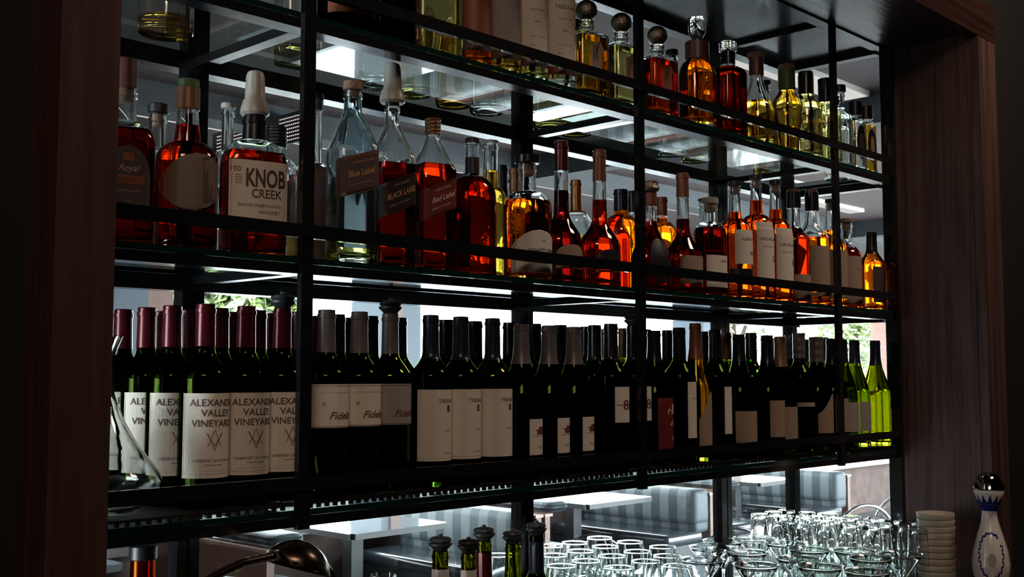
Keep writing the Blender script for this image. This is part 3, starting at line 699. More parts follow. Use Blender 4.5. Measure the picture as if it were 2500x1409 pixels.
# ---- whiskies, cognacs: shelf B ---------------------------------------------
SB, SA = ZB+SURF, ZA+SURF
def bot(kind, px, py, Y, lb, prof, gl, liq, level, parts, rz=-12, shelf=None, name='whiskey_bottle', t=.003, base=.010, group=None, X=None, dx=0):
    x = (X if X is not None else at(px, py, Y).x)+dx
    return spec(name, lb, 'bottle', x, Y, rz, prof, gl, liq, level, t, base, group, SB if shelf is None else shelf, 44, parts)
GB = 'whiskey and cognac bottles on the middle shelf'
# squarish crown-topped flask with arched label
p = P(.044, .72, 4, .150, .185, .019, .235, 'shoulder')
bot(0, 303, 240, .055, 'square-shouldered amber bottle with arched gold-edged label beside the wood jamb', p, 'clear', 'spirit_red', .74,
    [c_cork('foil_brown', .019, .045, 0, 'cork'), L(.16, .62, .066, 'paper_dark', 'arch', texts=[('RESERVE', .0085, .40, 0, 'ink'), ('Royal', .013, .475, 0, 'ink_gold'), ('CANADIAN WHISKY', .004, .33, 0, 'ink_gold'), ('aged', .004, .27, 0, 'ink_gold')],
      boxes=[(-.024, .024, .375, .43, 'paper_orange'), (-.008, .008, .52, .57, 'paper_orange'), (-.030, .030, .17, .174, 'gold')])], group=GB)
bot(0, 388, 275, .11, 'slim clear pyramid-shouldered bottle standing behind the two nearest amber bottles', P(.030, 1, 2, .11, .17, .014, .225), 'clear', 'spirit_amber', .45, [c_cork('cap_black')], group=GB)
# round-shouldered with buffalo-like label
p = P(.047, .95, 2.3, .135, .168, .0205, .252, 'shoulder', waist=.0145)
bot(0, 459, 200, .055, 'round-shouldered amber bottle with a bulging neck and dark oval label', p, 'clear', 'spirit_red', .775,
    [c_cap('foil_tan', .87, 0, 'foil_band'), c_cork('foil_green', .0165, .016, 0, None), L(.23, .58, .092, 'paper_umber', 'oval', tilt=.12, boxes=[(.012, .034, .27, .55, 'paper_dark')], texts=[('BUFFALO', .010, .24, -.01, 'ink'), ('TRACE', .009, .19, -.01, 'ink')])], group=GB)
bot(0, 557, 262, .2, 'clear narrow bottle neck standing behind the wide-labelled rectangular bottle', P(.034, 1, 2, .15, .20, .011, .275), 'clear', 'spirit_clear', .5, [c_cork('frosted', .0125, .01, 0, None)], group=GB)
bot(0, 676, 288, .2, 'bottle with wide black screw cap standing behind the rectangular bottle', P(.042, 1, 2, .16, .20, .0175, .255), 'clear', 'spirit_pale', .3, [c_cap('cap_black', .86, 6)], group=GB)
# big rectangular
p = P(.052, .62, 4.5, .148, .192, .0185, .232, 'shoulder')
bot(0, 622, 275, .062, 'large rectangular bourbon bottle with cream label, bold black lettering and a tall pourer cap', p, 'clear', 'spirit_red', .74,
    [c_foil(.83, 'foil_black', .001), c_pour, L(.185, .665, .098, 'paper', texts=[('KNOB', .040, .545, .009, 'ink', .60), ('CREEK', .020, .435, .011, 'ink', .86), ('kentucky straight bourbon', .0090, .355, .0, 'ink', .74), ('WHISKEY', .0085, .305, .016, 'ink'), ('small batch 1990', .0085, .23, .012, 'ink'), ('100', .012, .60, -.041, 'ink_red')],
      boxes=[(-.047, -.030, .50+.018*k, .504+.018*k, 'ink_red') for k in range(4)])], group=GB, rz=-14)
# dark oval-shouldered w/ tall neck, behind the first post
p = P(.050, .6, 2.6, .150, .205, .0155, .325, 'shoulder')
bot(0, 768, 205, .205, 'tall-necked bottle with rounded label and a small shining gold square, behind the first post', p, 'clear', 'cognac', .55,
    [c_cork('cap_black', .018, .012, 0, 'cork'), c_cap('foil_grey', .94, 0, 'foil_band'), L(.06, .62, .092, 'paper_dark', 'arch', texts=[('BASIL', .010, .50, .008, 'ink'), ('HAYDENS', .010, .455, .008, 'ink')]+[('kentucky straight bourbon whiskey', .0042, .40-.03*k, .004, 'ink') for k in range(8)],
      boxes=[(.012, .030, .215, .255, 'gold')])], group=GB, rz=-20)
# tall square, empty blue-tinted
def sq(h, r=.0365, nk=.0135): return P(r, 1, 7, h*.66, h*.88, nk, h, 'line')
def slant(m, t1, t2, ink, z=.50, hh=.20): return L(z-hh/2, z+hh/2, .076, m, 'rect', .42, texts=[(t1, .0150, z+.005, .004, ink, .62 if len(t1) > 9 else .8), ('JOHN WALKER', .0055, z+.062, .004, ink, .8), (t2, .0046, z-.052, 0, ink, .7)], boxes=[(-.037, .037, z+hh/2-.012, z+hh/2-.006, 'gold'), (-.037, .037, z-hh/2+.006, z-hh/2+.012, 'gold')])
bot(0, 862, 215, .058, 'nearly empty pale blue square bottle with slanted dark label and cork top', sq(.312, .0385, .0165), 'bluish', 'spirit_pale', .09,
    [c_cork('cork', .0175, .017, 0, 'cork', plugd=.012), L(.40, .62, .080, 'paper_dark', 'rect', .30, texts=[('Blue Label', .0165, .515, .002, 'ink_gold', .72), ('JOHNNIE WALKER', .005, .575, .004, 'ink_gold'), ('blended scotch whisky', .0045, .455, 0, 'ink_gold')], boxes=[(-.039, .039, .605, .612, 'paper_orange'), (-.039, .039, .408, .416, 'gold')])], base=.016, t=.004, group=GB, rz=-16)
bot(0, 957, 255, .056, 'square amber bottle with slanted black label and a tall pourer cap', sq(.305), 'clear', 'spirit_red', .63, [c_pour, slant('paper_black', 'BLACK LABEL', 'BLENDED SCOTCH WHISKY', 'ink_gold', .44)], group=GB, rz=-16, t=.0032)
bot(0, 1057, 285, .058, 'square amber bottle with slanted red label and ribbed tan cap', sq(.290), 'clear', 'spirit_red', .70, [c_cap('foil_tan', .90, 4), slant('paper_red', 'Red Label', 'BLENDED SCOTCH WHISKY', 'ink_pale', .47)], group=GB, rz=-16)
p = P(.0485, .8, 2.4, .150, .195, .0135, .270, 'shoulder')
bot(0, 1153, 340, .056, 'dark amber bottle with embossed rosettes on its shoulders and black neck band', p, 'clear_rough', 'spirit_red', .72, [c_foil(.965, 'cap_black', .0012), c_cap('foil_black', .80, 0, 'neck_band') if False else L(.74, .86, .08, 'paper_black', name='neck_label'), L(.56, .67, .022, 'spirit_red', 'oval', uc=-.026, name='rosette'), L(.57, .68, .022, 'spirit_red', 'oval', uc=.022, name='rosette')], group=GB, rz=-10)
bot(0, 1198, 337, .165, 'tall clear bottle neck with yellow spirit behind the dark rosette bottle', P(.036, 1, 2, .17, .205, .0165, .300), 'clear', 'spirit_gold', .80, [c_cork('frosted', .0175, .006, 0, None)], group=GB)
bot(0, 1226, 380, .24, 'black-capped bottle neck behind the cork-stoppered bottle with arched label', P(.034, 1, 2, .15, .20, .013, .28), 'dark_glass', 'cognac', .7, [c_foil(.80, 'foil_black')], group=GB)
bot(0, 1255, 405, .2, 'small bottle with pale foil capsule peeking out beside the window mullion', P(.034, 1, 2, .14, .18, .011, .262), 'clear', 'spirit_amber', .6, [c_foil(.80, 'foil_tan')], group=GB)
p = P(.0505, .9, 2.3, .148, .185, .0190, .243, 'shoulder')
bot(0, 1287, 393, .062, 'rounded amber bottle with arched pale label, engraved glass and dark cork stopper', p, 'clear_rough', 'spirit_orange', .68, [c_cork('foil_black', .026, .018, 0, 'cork', plugd=.024), L(.06, .42, .098, 'paper', 'arch', texts=[('WHISTLEPIG', .0125, .245, .008, 'ink'), ('THE', .006, .33, .008, 'ink'), ('STRAIGHT RYE', .005, .17, .006, 'ink')])], base=.014, group=GB)
def cog(r=.047, H=.300, rn=.0165, w=.0135): return P(r, .85, 2.1, .088, .152, rn, H, 's', waist=w)
cv = lambda m: L(.10, .27, .076, m, 'arch', texts=[('COURVOISIER', .0080, .18, .004, 'ink' if m != 'paper_black' else 'ink_gold')], boxes=[(-.037, .037, .105, .112, 'gold')])
bot(0, 1370, 352, .056, 'cognac bottle with long dark neck foil, white glass neck and arched label', cog(), 'clear', 'cognac', .66, [c_foil(.80, 'foil_maroon'), c_cork('foil_brown', .0150, .006, 0, None), cv('paper_tan')], group=GB)
bot(0, 1406, 447, .19, 'gold foil-capped bottle standing between the two tall-necked cognacs', P(.036, 1, 2, .16, .19, .0125, .262), 'clear', 'spirit_gold', .5, [c_foil(.70, 'foil_gold')], group=GB)
bot(0, 1463, 372, .056, 'cognac bottle with long copper-coloured neck foil and round crimson body', cog(.048), 'clear', 'spirit_red', .64, [c_foil(.78, 'foil_rust'), c_cork('foil_gold', .0150, .004, 0, None), cv('paper_black')], group=GB)
bot(0, 1516, 457, .2, 'bottle with dark grey flared cap and glowing yellow neck behind the crimson cognac', P(.044, 1, 2, .15, .20, .0175, .262), 'clear', 'spirit_orange', .84, [c_foil(.80, 'foil_navy', .0012)], group=GB)
p = P(.052, .72, 2.05, .070, .165, .0145, .205, 's')
bot(0, 1588, 520, .060, 'broad dark round decanter bottle with ornate crown stopper, beside the second post', p, 'clear_rough', 'cognac', .80, [lambda T, p, H: cyl(T, H-.004, H+.026, .0150, 'foil_rust', 'collar'), lambda T, p, H: lathe('crown_stopper', [(.013, H+.026), (.020, H+.030), (.022, H+.036), (.0185, H+.044), (.0195, H+.050), (.014, H+.053)], 'pewter', T, 16), L(.08, .60, .060, 'paper_black', 'oval')], group=GB)
bot(0, 1615, 455, .2, 'orange-capped bottle with glowing neck behind the crown-stoppered decanter', P(.040, 1, 2, .15, .20, .0150, .262), 'clear', 'spirit_orange', .80, [c_foil(.82, 'foil_rust')], group=GB)
bot(0, 1545, 450, .24, 'slim dark-capped neck standing just behind the second post', P(.034, 1, 2, .15, .20, .0120, .275), 'clear', 'spirit_amber', .7, [c_foil(.80, 'foil_black')], group=GB)
bot(0, 1666, 425, .056, 'cognac bottle with long tan neck foil and vine-leaf label', cog(.049, .292), 'clear', 'cognac', .62, [c_foil(.80, 'foil_rust', .001), L(.08, .31, .078, 'paper_tan', texts=[('Hennessy', .0150, .185, .008, 'ink')])], group=GB)
bot(0, 1722, 482, .16, 'squat clear-necked bottle behind the pale-labelled cork bottle', P(.036, 1, 2, .14, .18, .018, .262), 'clear', 'spirit_pale', .5, [c_cork('foil_brown', .02, .008, 0, None)], group=GB)
bot(0, 1733, 500, .056, 'squat bottle with wide cork stopper and plain pale label next to the vine-leaf label', P(.043, .7, 2.6, .15, .185, .0185, .230), 'clear', 'cognac', .74, [c_cork('frosted', .021, .016, 0, 'cork'), L(.10, .44, .070, 'paper', texts=[('REMY', .009, .38, .016, 'ink')])], group=GB)
single = lambda h=.30, r=.043, b=.0175: P(r, 1, 2, h*.55, h*.70, b, h*.985, 'shoulder', waist=.0135)
bot(0, 1793, 452, .056, 'amber single malt with black cork cap, pale label and dark blue band', single(.292), 'clear', 'spirit_amber', .77, [c_cork('cap_black', .0165, .014, 0, 'cork'), L(.30, .60, .070, 'paper', texts=[('GLENLIVET', .010, .52, .006, 'ink'), ('18', .014, .40, .014, 'ink')]), L(.14, .26, .095, 'foil_navy', name='band_label')], group=GB)
bot(0, 1845, 434, .052, 'amber single malt with tall cream label, taller of the pair', single(.320, .0435), 'clear', 'spirit_amber', .83, [c_cork('cap_black', .0155, .014, 0, 'cork'), L(.13, .64, .070, 'paper', texts=[('MACALLAN', .0110, .50, .002, 'ink'), ('12', .020, .34, .020, 'ink'), ('highland single malt', .005, .44, 0, 'ink')])], group=GB)
bot(0, 1892, 445, .052, 'amber single malt with tall cream label, shorter of the pair', single(.318, .0435), 'clear', 'spirit_amber', .79, [c_cork('cap_black', .0155, .014, 0, 'cork'), L(.13, .62, .070, 'paper', texts=[('MACALLAN', .0110, .48, .002, 'ink'), ('18', .020, .33, .020, 'ink'), ('highland single malt', .005, .42, 0, 'ink')])], group=GB)
bot(0, 1937, 467, .056, 'dark-necked amber bottle with brown stopper and short low label', P(.041, 1, 2, .175, .215, .0175, .305, 's'), 'clear', 'spirit_red', .68, [c_cork('foil_brown', .018, .010, 0, None), c_cap('foil_black', .86, 0, 'foil_band'), L(.05, .26, .07, 'paper_tan')], group=GB)
bot(0, 1981, 465, .056, 'orange whiskey with white glass neck, black band and wide tan label', P(.046, 1, 2, .185, .235, .0205, .315, 's', waist=.014), 'clear', 'spirit_orange', .60, [c_cork('foil_brown', .0165, .012, 0, None), c_cap('foil_black', .84, 0, 'foil_band'), L(.08, .52, .105, 'paper_tan', texts=[('12', .012, .42, .02, 'ink')])], group=GB)
bot(0, 2027, 490, .060, 'orange whiskey with clear neck crossed by the third post', P(.044, 1, 2, .170, .215, .0200, .300, 's', waist=.013), 'clear', 'spirit_orange', .74, [c_cork('cap_black', .0150, .012, 0, 'cork'), L(.08, .54, .100, 'paper_tan')], group=GB)
bot(0, 2066, 545, .056, 'cork-stoppered whiskey with yellow neck and cream label past the third post', P(.040, 1, 2, .155, .20, .017, .252, 's'), 'clear', 'spirit_amber', .70, [c_cork('cork', .019, .012, 0, 'cork'), L(.06, .60, .085, 'paper_tan', texts=[('SINGLE', .007, .45, .004, 'ink')])], group=GB)
bot(0, 2099, 528, .075, 'dark red bottle with tall black screw cap near the right end', P(.040, 1, 2, .165, .20, .016, .268, 's'), 'clear', 'cognac', .78, [c_cap('cap_black', .82, 5), L(.08, .58, .085, 'paper_tan', texts=[('WHISKEY', .007, .42, 0, 'ink')])], group=GB)
bot(0, 2142, 572, .045, 'bright orange square bottle with dark neck foil at the right end of the shelf', P(.036, .9, 4, .135, .185, .0155, .235, 's'), 'clear', 'spirit_orange', .80, [c_foil(.72, 'foil_black', .001), L(.10, .55, .040, 'paper_dark', uc=-.014)], group=GB, X=3.172, rz=-4)

# ---- tequilas: shelf A ----------------------------------------------------------
GA = 'tequila and spirit bottles on the top shelf'
def botA(*a, **k): k.setdefault('shelf', SA); k.setdefault('name', 'tequila_bottle'); k.setdefault('group', GA); return bot(*a, **k)
def X0(px, py, Y): return None
botA(0, 0, 0, .275, 'round olive-bottomed bottle seen from below at the left of the top shelf', P(.048, 1, 2, .15, .20, .017, .27), 'clear', 'spirit_gold', .10, [c_cork('cap_black')], X=.985, base=.018)
botA(0, 0, 0, .27, 'square clear bottle seen through the glass shelf left of the first post', P(.040, .9, 6, .16, .20, .015, .26), 'clear', 'spirit_pale', .12, [c_cork('cork')], X=1.262, base=.018)
for i, (x, y, lb) in enumerate(((1.475, .285, 'round glass bottle base seen through the shelf, nearest the bluish bottle'), (1.575, .29, 'round ribbed bottle base seen through the shelf above the pourer cap'), (1.70, .30, 'round glass bottle base touching the back rail before the mullion'), (1.80, .295, 'round glass bottle base beside the window mullion'),
     (2.02, .30, 'round bottle base seen through the shelf above the dark-foiled cognac'), (2.12, .30, 'round bottle base seen through the shelf above the copper-foiled cognac'), (2.50, .28, 'round ribbed bottle base just past the second post'), (2.62, .29, 'round ribbed bottle base second past the second post'), (2.96, .27, 'wavy dark bottle seen through the shelf above the single malts'))):
    botA(0, 0, 0, y, lb, P(.040, 1, 2, .15, .20, .015, .275), 'clear', ('spirit_clear', 'spirit_pale', 'spirit_gold')[i % 3], .6, [c_cork('cap_black')], X=x, base=.012)
botA(0, 845, 20, .06, 'dark brown bottle with wide tan label at the start of the top row', P(.050, 1, 2, .17, .21, .016, .28), 'dark_glass', 'cognac', .7, [c_cork('cap_black'), L(.10, .55, .11, 'paper_orange')])
botA(0, 945, 45, .055, 'dark square bottle standing second in the top row', P(.045, .8, 6, .18, .21, .016, .27), 'dark_glass', 'spirit_red', .7, [c_cork('cap_black')], rz=-4)
botA(0, 1068, 60, .060, 'flat rectangular bottle of pale yellow tequila with a small orange label', P(.050, .42, 8, .20, .225, .016, .27), 'clear', 'spirit_pale', .68, [c_cork('cork'), L(.17, .27, .040, 'paper_orange')], base=.016, t=.005, rz=-8)
HB = lambda t1, lowm: [c_cork('cork', .02, .015), L(.20, .86, .072, 'paper', texts=[('TEQUILA', .0110, .56, .006, 'ink'), ('100% DE AGAVE', .0048, .62, .006, 'ink'), ('hecho en mexico', .0048, .48, .006, 'ink'), ('jalisco', .0060, .40, .006, 'ink_red'), ('NOM 1103 CRT', .0044, .30, .006, 'ink'), ('750 ML', .0044, .24, -.006, 'ink')]), L(.10, .20, .074, lowm, texts=[(t1, .0115, .145, .004, 'ink_pale')], name='lower_label')]
tall = P(.0375, 1, 2, .235, .275, .017, .315, 'shoulder')
botA(0, 1155, 80, .058, 'tall round tequila bottle with rust-brown label', tall, 'clear', 'spirit_orange', .8, HB('Anejo', 'paper_dark')[:1]+[L(.20, .86, .072, 'paper_orange'), L(.10, .20, .074, 'paper_dark', texts=[('Anejo', .0115, .145, .004, 'ink_pale')], name='lower_label')], base=.020, rz=-32)
botA(0, 1228, 90, .056, 'tall round tequila bottle with pinkish label, left of the two cream ones', tall, 'clear', 'spirit_gold', .8, HB('Anejo', 'paper_dark')[:1]+[L(.20, .86, .072, 'paper_grey', texts=[('TEQUILA', .0110, .62, .006, 'ink')]), L(.10, .20, .074, 'paper_dark', texts=[('Reposado', .009, .145, .004, 'ink_pale')], name='lower_label')], base=.020, rz=-32)
botA(0, 1295, 90, .055, 'tall round tequila bottle with cream label and brown lower band', tall, 'clear', 'spirit_pale', .8, HB('Reposado', 'paper_dark'), base=.020, rz=-32)
botA(0, 1362, 100, .055, 'tall round tequila bottle with cream label and red lower band', tall, 'clear', 'spirit_clear', .8, HB('Blanco', 'paper_red'), base=.020, rz=-32)
hp = P(.043, .74, 8, .140, .150, .0165, .172, 'shoulder')
hs = lambda T, p, H: label(p, T, .055, .115, .010, 'paper_orange' if T.get('amb') else 'paper_tan', 'rect', .0, (), (), -.014, 'painted_figure')
def figure(m):
    def f(T, p, H):
        bm = bmesh.new()
        pts = [(-.020, .115), (-.012, .112), (-.010, .075), (-.004, .088), (.002, .075), (.004, .112), (-.004, .108), (.010, .125), (.024, .104), (.014, .108), (.014, .055), (.006, .055), (-.003, .066), (-.012, .055), (-.018, .062)]
        vs = [bm.verts.new(surf(p, x, z, .0010)) for x, z in pts]; f_ = bm.faces.new(vs); bmesh.ops.triangulate(bm, faces=[f_]); fin(bm, 'painted_emblem', m, T)
    return f
botA(0, 1432, 60, .052, 'square yellow tequila with pewter ball stopper, farthest left of the three', hp, 'clear', 'spirit_gold', .80, [c_ball(), figure('paper_tan')], base=.018, t=.005, rz=-6)
botA(0, 1517, 100, .052, 'square pale tequila with pewter ball stopper left of the second post', hp, 'clear', 'spirit_pale', .80, [c_ball(), figure('paper_tan')], base=.018, t=.005, rz=-6)
botA(0, 1605, 130, .052, 'square amber tequila with ball stopper and orange emblem right of the second post', hp, 'clear', 'spirit_amber', .80, [c_ball(), figure('paper_orange')], base=.018, t=.005, rz=-6)
def c_dec(T, p, H):
    lathe('stopper_flange', [(.016, H-.002), (.0235, H+.002), (.0235, H+.006), (.015, H+.009)], 'clear', T, 28)
    lathe('glass_stopper', [(.012, H+.009), (.014, H+.013), (.0205, H+.022), (.0215, H+.030), (.0215, H+.058), (.018, H+.066), (.012, H+.067)], 'clear', T, 16)
botA(0, 1702, 120, .054, 'amber decanter-shaped tequila with tall clear glass stopper', P(.047, .78, 2.8, .132, .178, .0165, .218, 'shoulder'), 'clear', 'spirit_orange', .80, [c_dec, c_cap('foil_brown', .80, 0, 'neck_seal')], base=.024, t=.0045, rz=-8)
botA(0, 1777, 125, .054, 'dark amber tequila with ridged clear glass cap and black neck', P(.042, .8, 6, .168, .186, .0175, .225, 'shoulder'), 'clear', 'spirit_red', .80, [lambda T, p, H: cyl(T, H, H+.026, .0225, 'clear', 'glass_cap', .003, 4), c_foil(.85, 'foil_black', .0012)], base=.018, t=.004, rz=-6)
botA(0, 1846, 145, .054, 'half-full golden tequila with sloping clear shoulders and brown cork', P(.046, 1, 2, .085, .185, .0170, .235, 's'), 'clear', 'spirit_gold', .50, [c_cork('cork', .0225, .015, 0, None), c_cap('foil_brown', .80, 0, 'neck_seal')], base=.018, t=.004)
botA(0, 1920, 175, .054, 'pear-shaped golden tequila with green neck seal and pale cork', P(.042, 1, 2, .135, .185, .0195, .235, 's', taper=.35), 'clear', 'spirit_gold', .80, [c_cork('cork', .0225, .014, 0, None), c_cap('foil_green', .76, 0, 'neck_seal')], base=.014, t=.005)
botA(0, 1967, 192, .054, 'pale gold ribbed bottle with black neck seal after the green-necked one', P(.043, 1, 2, .145, .190, .0185, .238, 's'), 'clear_rough', 'spirit_pale', .80, [c_cork('cap_black', .0205, .012, 0, None), c_cap('foil_black', .78, 0, 'neck_seal')], base=.014, t=.004)
botA(0, 2015, 205, .060, 'pale gold bottle with black cap and neck just before the third post', P(.042, 1, 2, .145, .190, .0185, .240, 's'), 'clear_rough', 'spirit_pale', .78, [c_cork('cap_black', .0215, .014, 0, None), c_cap('foil_black', .78, 0, 'neck_seal')], base=.014, t=.004)
botA(0, 2060, 205, .150, 'clear bottle with glass-topped stopper behind the third post', P(.036, 1, 2, .15, .19, .015, .255, 's'), 'clear', 'spirit_clear', .6, [lambda T, p, H: lathe('glass_stopper', [(.010, H), (.020, H+.006), (.020, H+.022), (.012, H+.026)], 'clear', T, 16), c_foil(.9, 'foil_black')], base=.012)
botA(0, 2085, 225, .060, 'clear spirit bottle with dark cap right of the third post', P(.036, 1, 2, .150, .185, .016, .228, 's'), 'clear_rough', 'spirit_clear', .8, [c_cork('cap_black', .02, .022, 0, None)], X=3.020, base=.014, t=.004)
ov = lambda: [L(.20, .74, .046, 'paper_black', 'oval', name='oval_frame'), L(.30, .62, .024, 'frosted', 'oval', name='oval_medallion')]
def medal(m): return [L(.20, .74, .046, 'paper_black', 'oval', name='oval_frame'), lambda T, p, H: label(p, T, .30*H, .62*H, .022, m, 'oval', name='oval_medallion', off=.0015)]
ovp = P(.033, .55, 7, .150, .165, .0145, .190, 'shoulder')
botA(0, 2123, 260, .050, 'clear rectangular flask with black oval frame and square black cap', ovp, 'clear_rough', 'spirit_clear', .8, [lambda T, p, H: cyl(T, H-.02, H+.022, .0200, 'cap_black', 'cap')]+medal('silver'), X=3.098, base=.014, t=.004, rz=-4)
botA(0, 2155, 300, .050, 'golden rectangular flask with black oval frame and square black cap at the right end', ovp, 'clear_rough', 'spirit_gold', .8, [lambda T, p, H: cyl(T, H-.02, H+.022, .0200, 'cap_black', 'cap')]+medal('gold'), X=3.170, base=.014, t=.004, rz=-4)

# ------------------------------------------------------------------ things on the back counter
wine('open_white', PB, 'dead_leaf', 'white_wine', .55, [c_foil(.86, 'foil_white') if False else L(.76, .90, .12, 'foil_white', name='neck_foil')])
wine('open_maroon', PB, 'dead_leaf', 'white_wine', .72, [L(.76, .93, .12, 'foil_maroon', name='neck_foil')])
wine('open_green', PG, 'dead_leaf', 'white_wine', .74, [])
wine('open_navy', PB, 'green_glass', 'red_wine', .6, [L(.76, .96, .12, 'foil_navy', name='neck_foil')])
GO = 'opened wine bottles with rubber stoppers on the counter'
for k, px, py, lb, s in (('open_white', 1078, 1297, 'opened bottle with white neck foil, nearest the bar lamp', .95), ('open_white', 1145, 1306, 'opened bottle with white neck foil, second from the bar lamp', .935), ('open_maroon', 1182, 1284, 'opened yellow-green bottle with maroon neck foil and rubber stopper', .965),
                      ('open_green', 1250, 1293, 'opened green bottle without neck foil, in front of the window mullion', .98), ('open_navy', 1308, 1276, 'opened dark bottle with navy neck foil beside the wine glasses', .965)):
    Y = -.045; H = KIND[k][0][-1][0]
    o = put_wine(k, px, py, Y, lb, GO, base=COUNTER, s=1.0); o.location.z = COUNTER
    zt = at(px, py, Y).z; sc = (zt-COUNTER)/(H+.029); o.scale = (sc, sc, sc); stopper(o, H)

def wineglass(h, rb, rr, hb, lb):
    """h height, rb widest bowl radius, rr rim radius, hb bowl depth"""
    t = thing('wine_glass', lb, 'glass', (0, 0, 0)); z0 = h-hb
    pr = [(.004, z0)] + [(rb*math.sin(a*PI/16), z0+hb*.45*(1-math.cos(a*PI/16))) for a in range(1, 9)] + [(rb+(rr-rb)*q**1.3, z0+hb*.45+hb*.55*q) for q in (.2, .4, .6, .8, .93, .975, 1)]
    bm = bmesh.new(); th = .0011; inner = [(max(r-th, .001), z+(th*1.5 if r < rb*.9 and z < z0+hb*.4 else 0)) for r, z in pr]
    e = pr[-1]; pr = pr[:-1]+[(e[0]+.0001, e[1]-.001), (e[0]+.0005, e[1]-.0004), (e[0]+.0004, e[1]+.0003), (e[0]-th*.5, e[1]+.0008)]; inner = inner[:-1]+[(e[0]-th, e[1]-.0012), (e[0]-th-.0003, e[1]-.0003), (e[0]-th-.0001, e[1]+.0004)]
    loft(bm, [(r, r, 2, z) for r, z in pr] + [(r, r, 2, z) for r, z in inner[::-1]], 32); fin(bm, 'bowl', 'clear', t, True)
    auto(lathe('stem_and_foot', [(.034, 0), (.0345, .001), (.030, .0022), (.010, .005), (.0045, .012), (.0036, .03), (.0036, z0-.012), (.0050, z0+.0004)], 'clear', t, 24)); return t
def martini(h, R, lb):
    t = thing('martini_glass', lb, 'glass', (0, 0, 0)); z0 = h-.072
    pr = [(.004, z0)]+[(.004+(R-.004)*k, z0+.072*k) for k in (.17, .33, .5, .67, .84, .95, .98, 1)]; th = .0016
    inner = [(max(r-th, .001), z+.0012*(i < 7)) for i, (r, z) in enumerate(pr)]
    e = pr[-1]; pr = pr[:-1]+[(e[0]-.0004, e[1]-.0010), (e[0]+.0005, e[1]-.0006), (e[0]+.0006, e[1]+.0003), (e[0]-.0001, e[1]+.0011), (e[0]-th*.5, e[1]+.0013)]; inner = inner[:-1]+[(e[0]-th-.0010, e[1]-.0010), (e[0]-th-.0009, e[1]-.0003), (e[0]-th-.0008, e[1]+.0005), (e[0]-th-.0002, e[1]+.0011)]
    bm = bmesh.new(); loft(bm, [(r, r, 2, z) for r, z in pr] + [(r, r, 2, z) for r, z in inner[::-1]], 36); fin(bm, 'bowl', 'clear', t, True)
    auto(lathe('stem_and_foot', [(.036, 0), (.0365, .001), (.032, .0022), (.010, .005), (.0045, .012), (.0036, .03), (.0036, z0-.012), (.0055, z0+.0004)], 'clear', t, 24)); return t
def tumbler(h, lb):
    """tapered tumbler standing upside down on its rim"""
    t = thing('tumbler', lb, 'glass', (0, 0, 0))
    prof = [(0, .0335, .0335, 2), (.05, .0315, .0315, 2), (.10, .0290, .0290, 2), (h-.02, .0255, .0255, 2), (h-.003, .0245, .0245, 2), (h, .0225, .0225, 2)]
    bm = bmesh.new(); outer = [(rx, ry, p, z) for z, rx, ry, p in prof]; inner = [(rx-.0016, ry-.0016, 2, z) for z, rx, ry, p in prof if z < h-.03] + [(.0225, .0225, 2, h-.016), (.019, .019, 2, h-.012)]
    vs = inner[::-1] + outer; loft(bm, vs, 32); auto(fin(bm, 'glass_body', 'clear', t, True)); return t
def zat(px, py, Z):
    d = _fw*F_PX + _rt*(px-1250) + _up*(704.5-py); return CAM + d*((Z-CAM.z)/d.z)
def copies(make, spots, group, labels, ztop):
    first = make(labels[0]); H = ztop-COUNTER
    for i, (px, py) in enumerate(spots):
        o = first if i == 0 else copy_tree(first); q = zat(px, py, ztop)
        o.location = (q.x, q.y, COUNTER); o.rotation_euler = (0, 0, i*1.1); o['label'] = labels[i]; o['group'] = group
GLS = [(1464, 1312), (1538, 1322), (1403, 1324), (1478, 1333), (1618, 1334), (1417, 1344), (1556, 1345), (1343, 1331), (1494, 1356), (1629, 1356), (1352, 1354), (1431, 1368), (1576, 1369), (1511, 1384), (1370, 1380), (1215, 1354), (1655, 1380)]
def ords(n, what, rest): return ['%s %s, %s' % (['first', 'second', 'third', 'fourth', 'fifth', 'sixth', 'seventh', 'eighth', 'ninth', 'tenth', 'eleventh', 'twelfth', 'thirteenth', 'fourteenth', 'fifteenth', 'sixteenth', 'seventeenth', 'eighteenth', 'nineteenth', 'twentieth'][i], what, rest) for i in range(n)]
def ranked(spots, what, start):
    order = sorted(range(len(spots)), key=lambda i: spots[i][0]); o = ords(len(spots), what, start); out = [None]*len(spots)
    for r, i in enumerate(order): out[i] = o[r]
    return out
copies(lambda lb: wineglass(.201, .039, .0305, .110, lb), GLS, 'clear wine glasses on the counter', ranked(GLS, 'clear stemmed wine glass', 'counted from the stoppered bottles'), -.399)
MAR = [(1766, 1318), (1841, 1314), (1917, 1325), (2072, 1345), (1735, 1336), (1821, 1345), (1990, 1340), (1950, 1362), (2127, 1356), (1846, 1378), (2010, 1385), (2110, 1390), (2198, 1354), (1715, 1365)]
copies(lambda lb: martini(.178, .052, lb), MAR, 'martini glasses crowded in front of the tumblers', ranked(MAR, 'wide martini glass', 'counted from the wine glasses toward the dishes'), -.422)
TUM = [(1854, 1254), (1887, 1249), (1920, 1245), (1905, 1259), (1938, 1257), (1970, 1250), (1962, 1266), (1996, 1260), (2025, 1254), (2017, 1272), (2046, 1265), (2082, 1260), (2070, 1277), (2106, 1271), (2139, 1264), (2127, 1282), (2153, 1276), (2182, 1270), (2212, 1272), (2240, 1282)]
copies(lambda lb: tumbler(.192, lb), TUM, 'upturned tumblers at the right of the counter', ranked(TUM, 'upturned clear tumbler', 'counted toward the dish stack'), -.408)

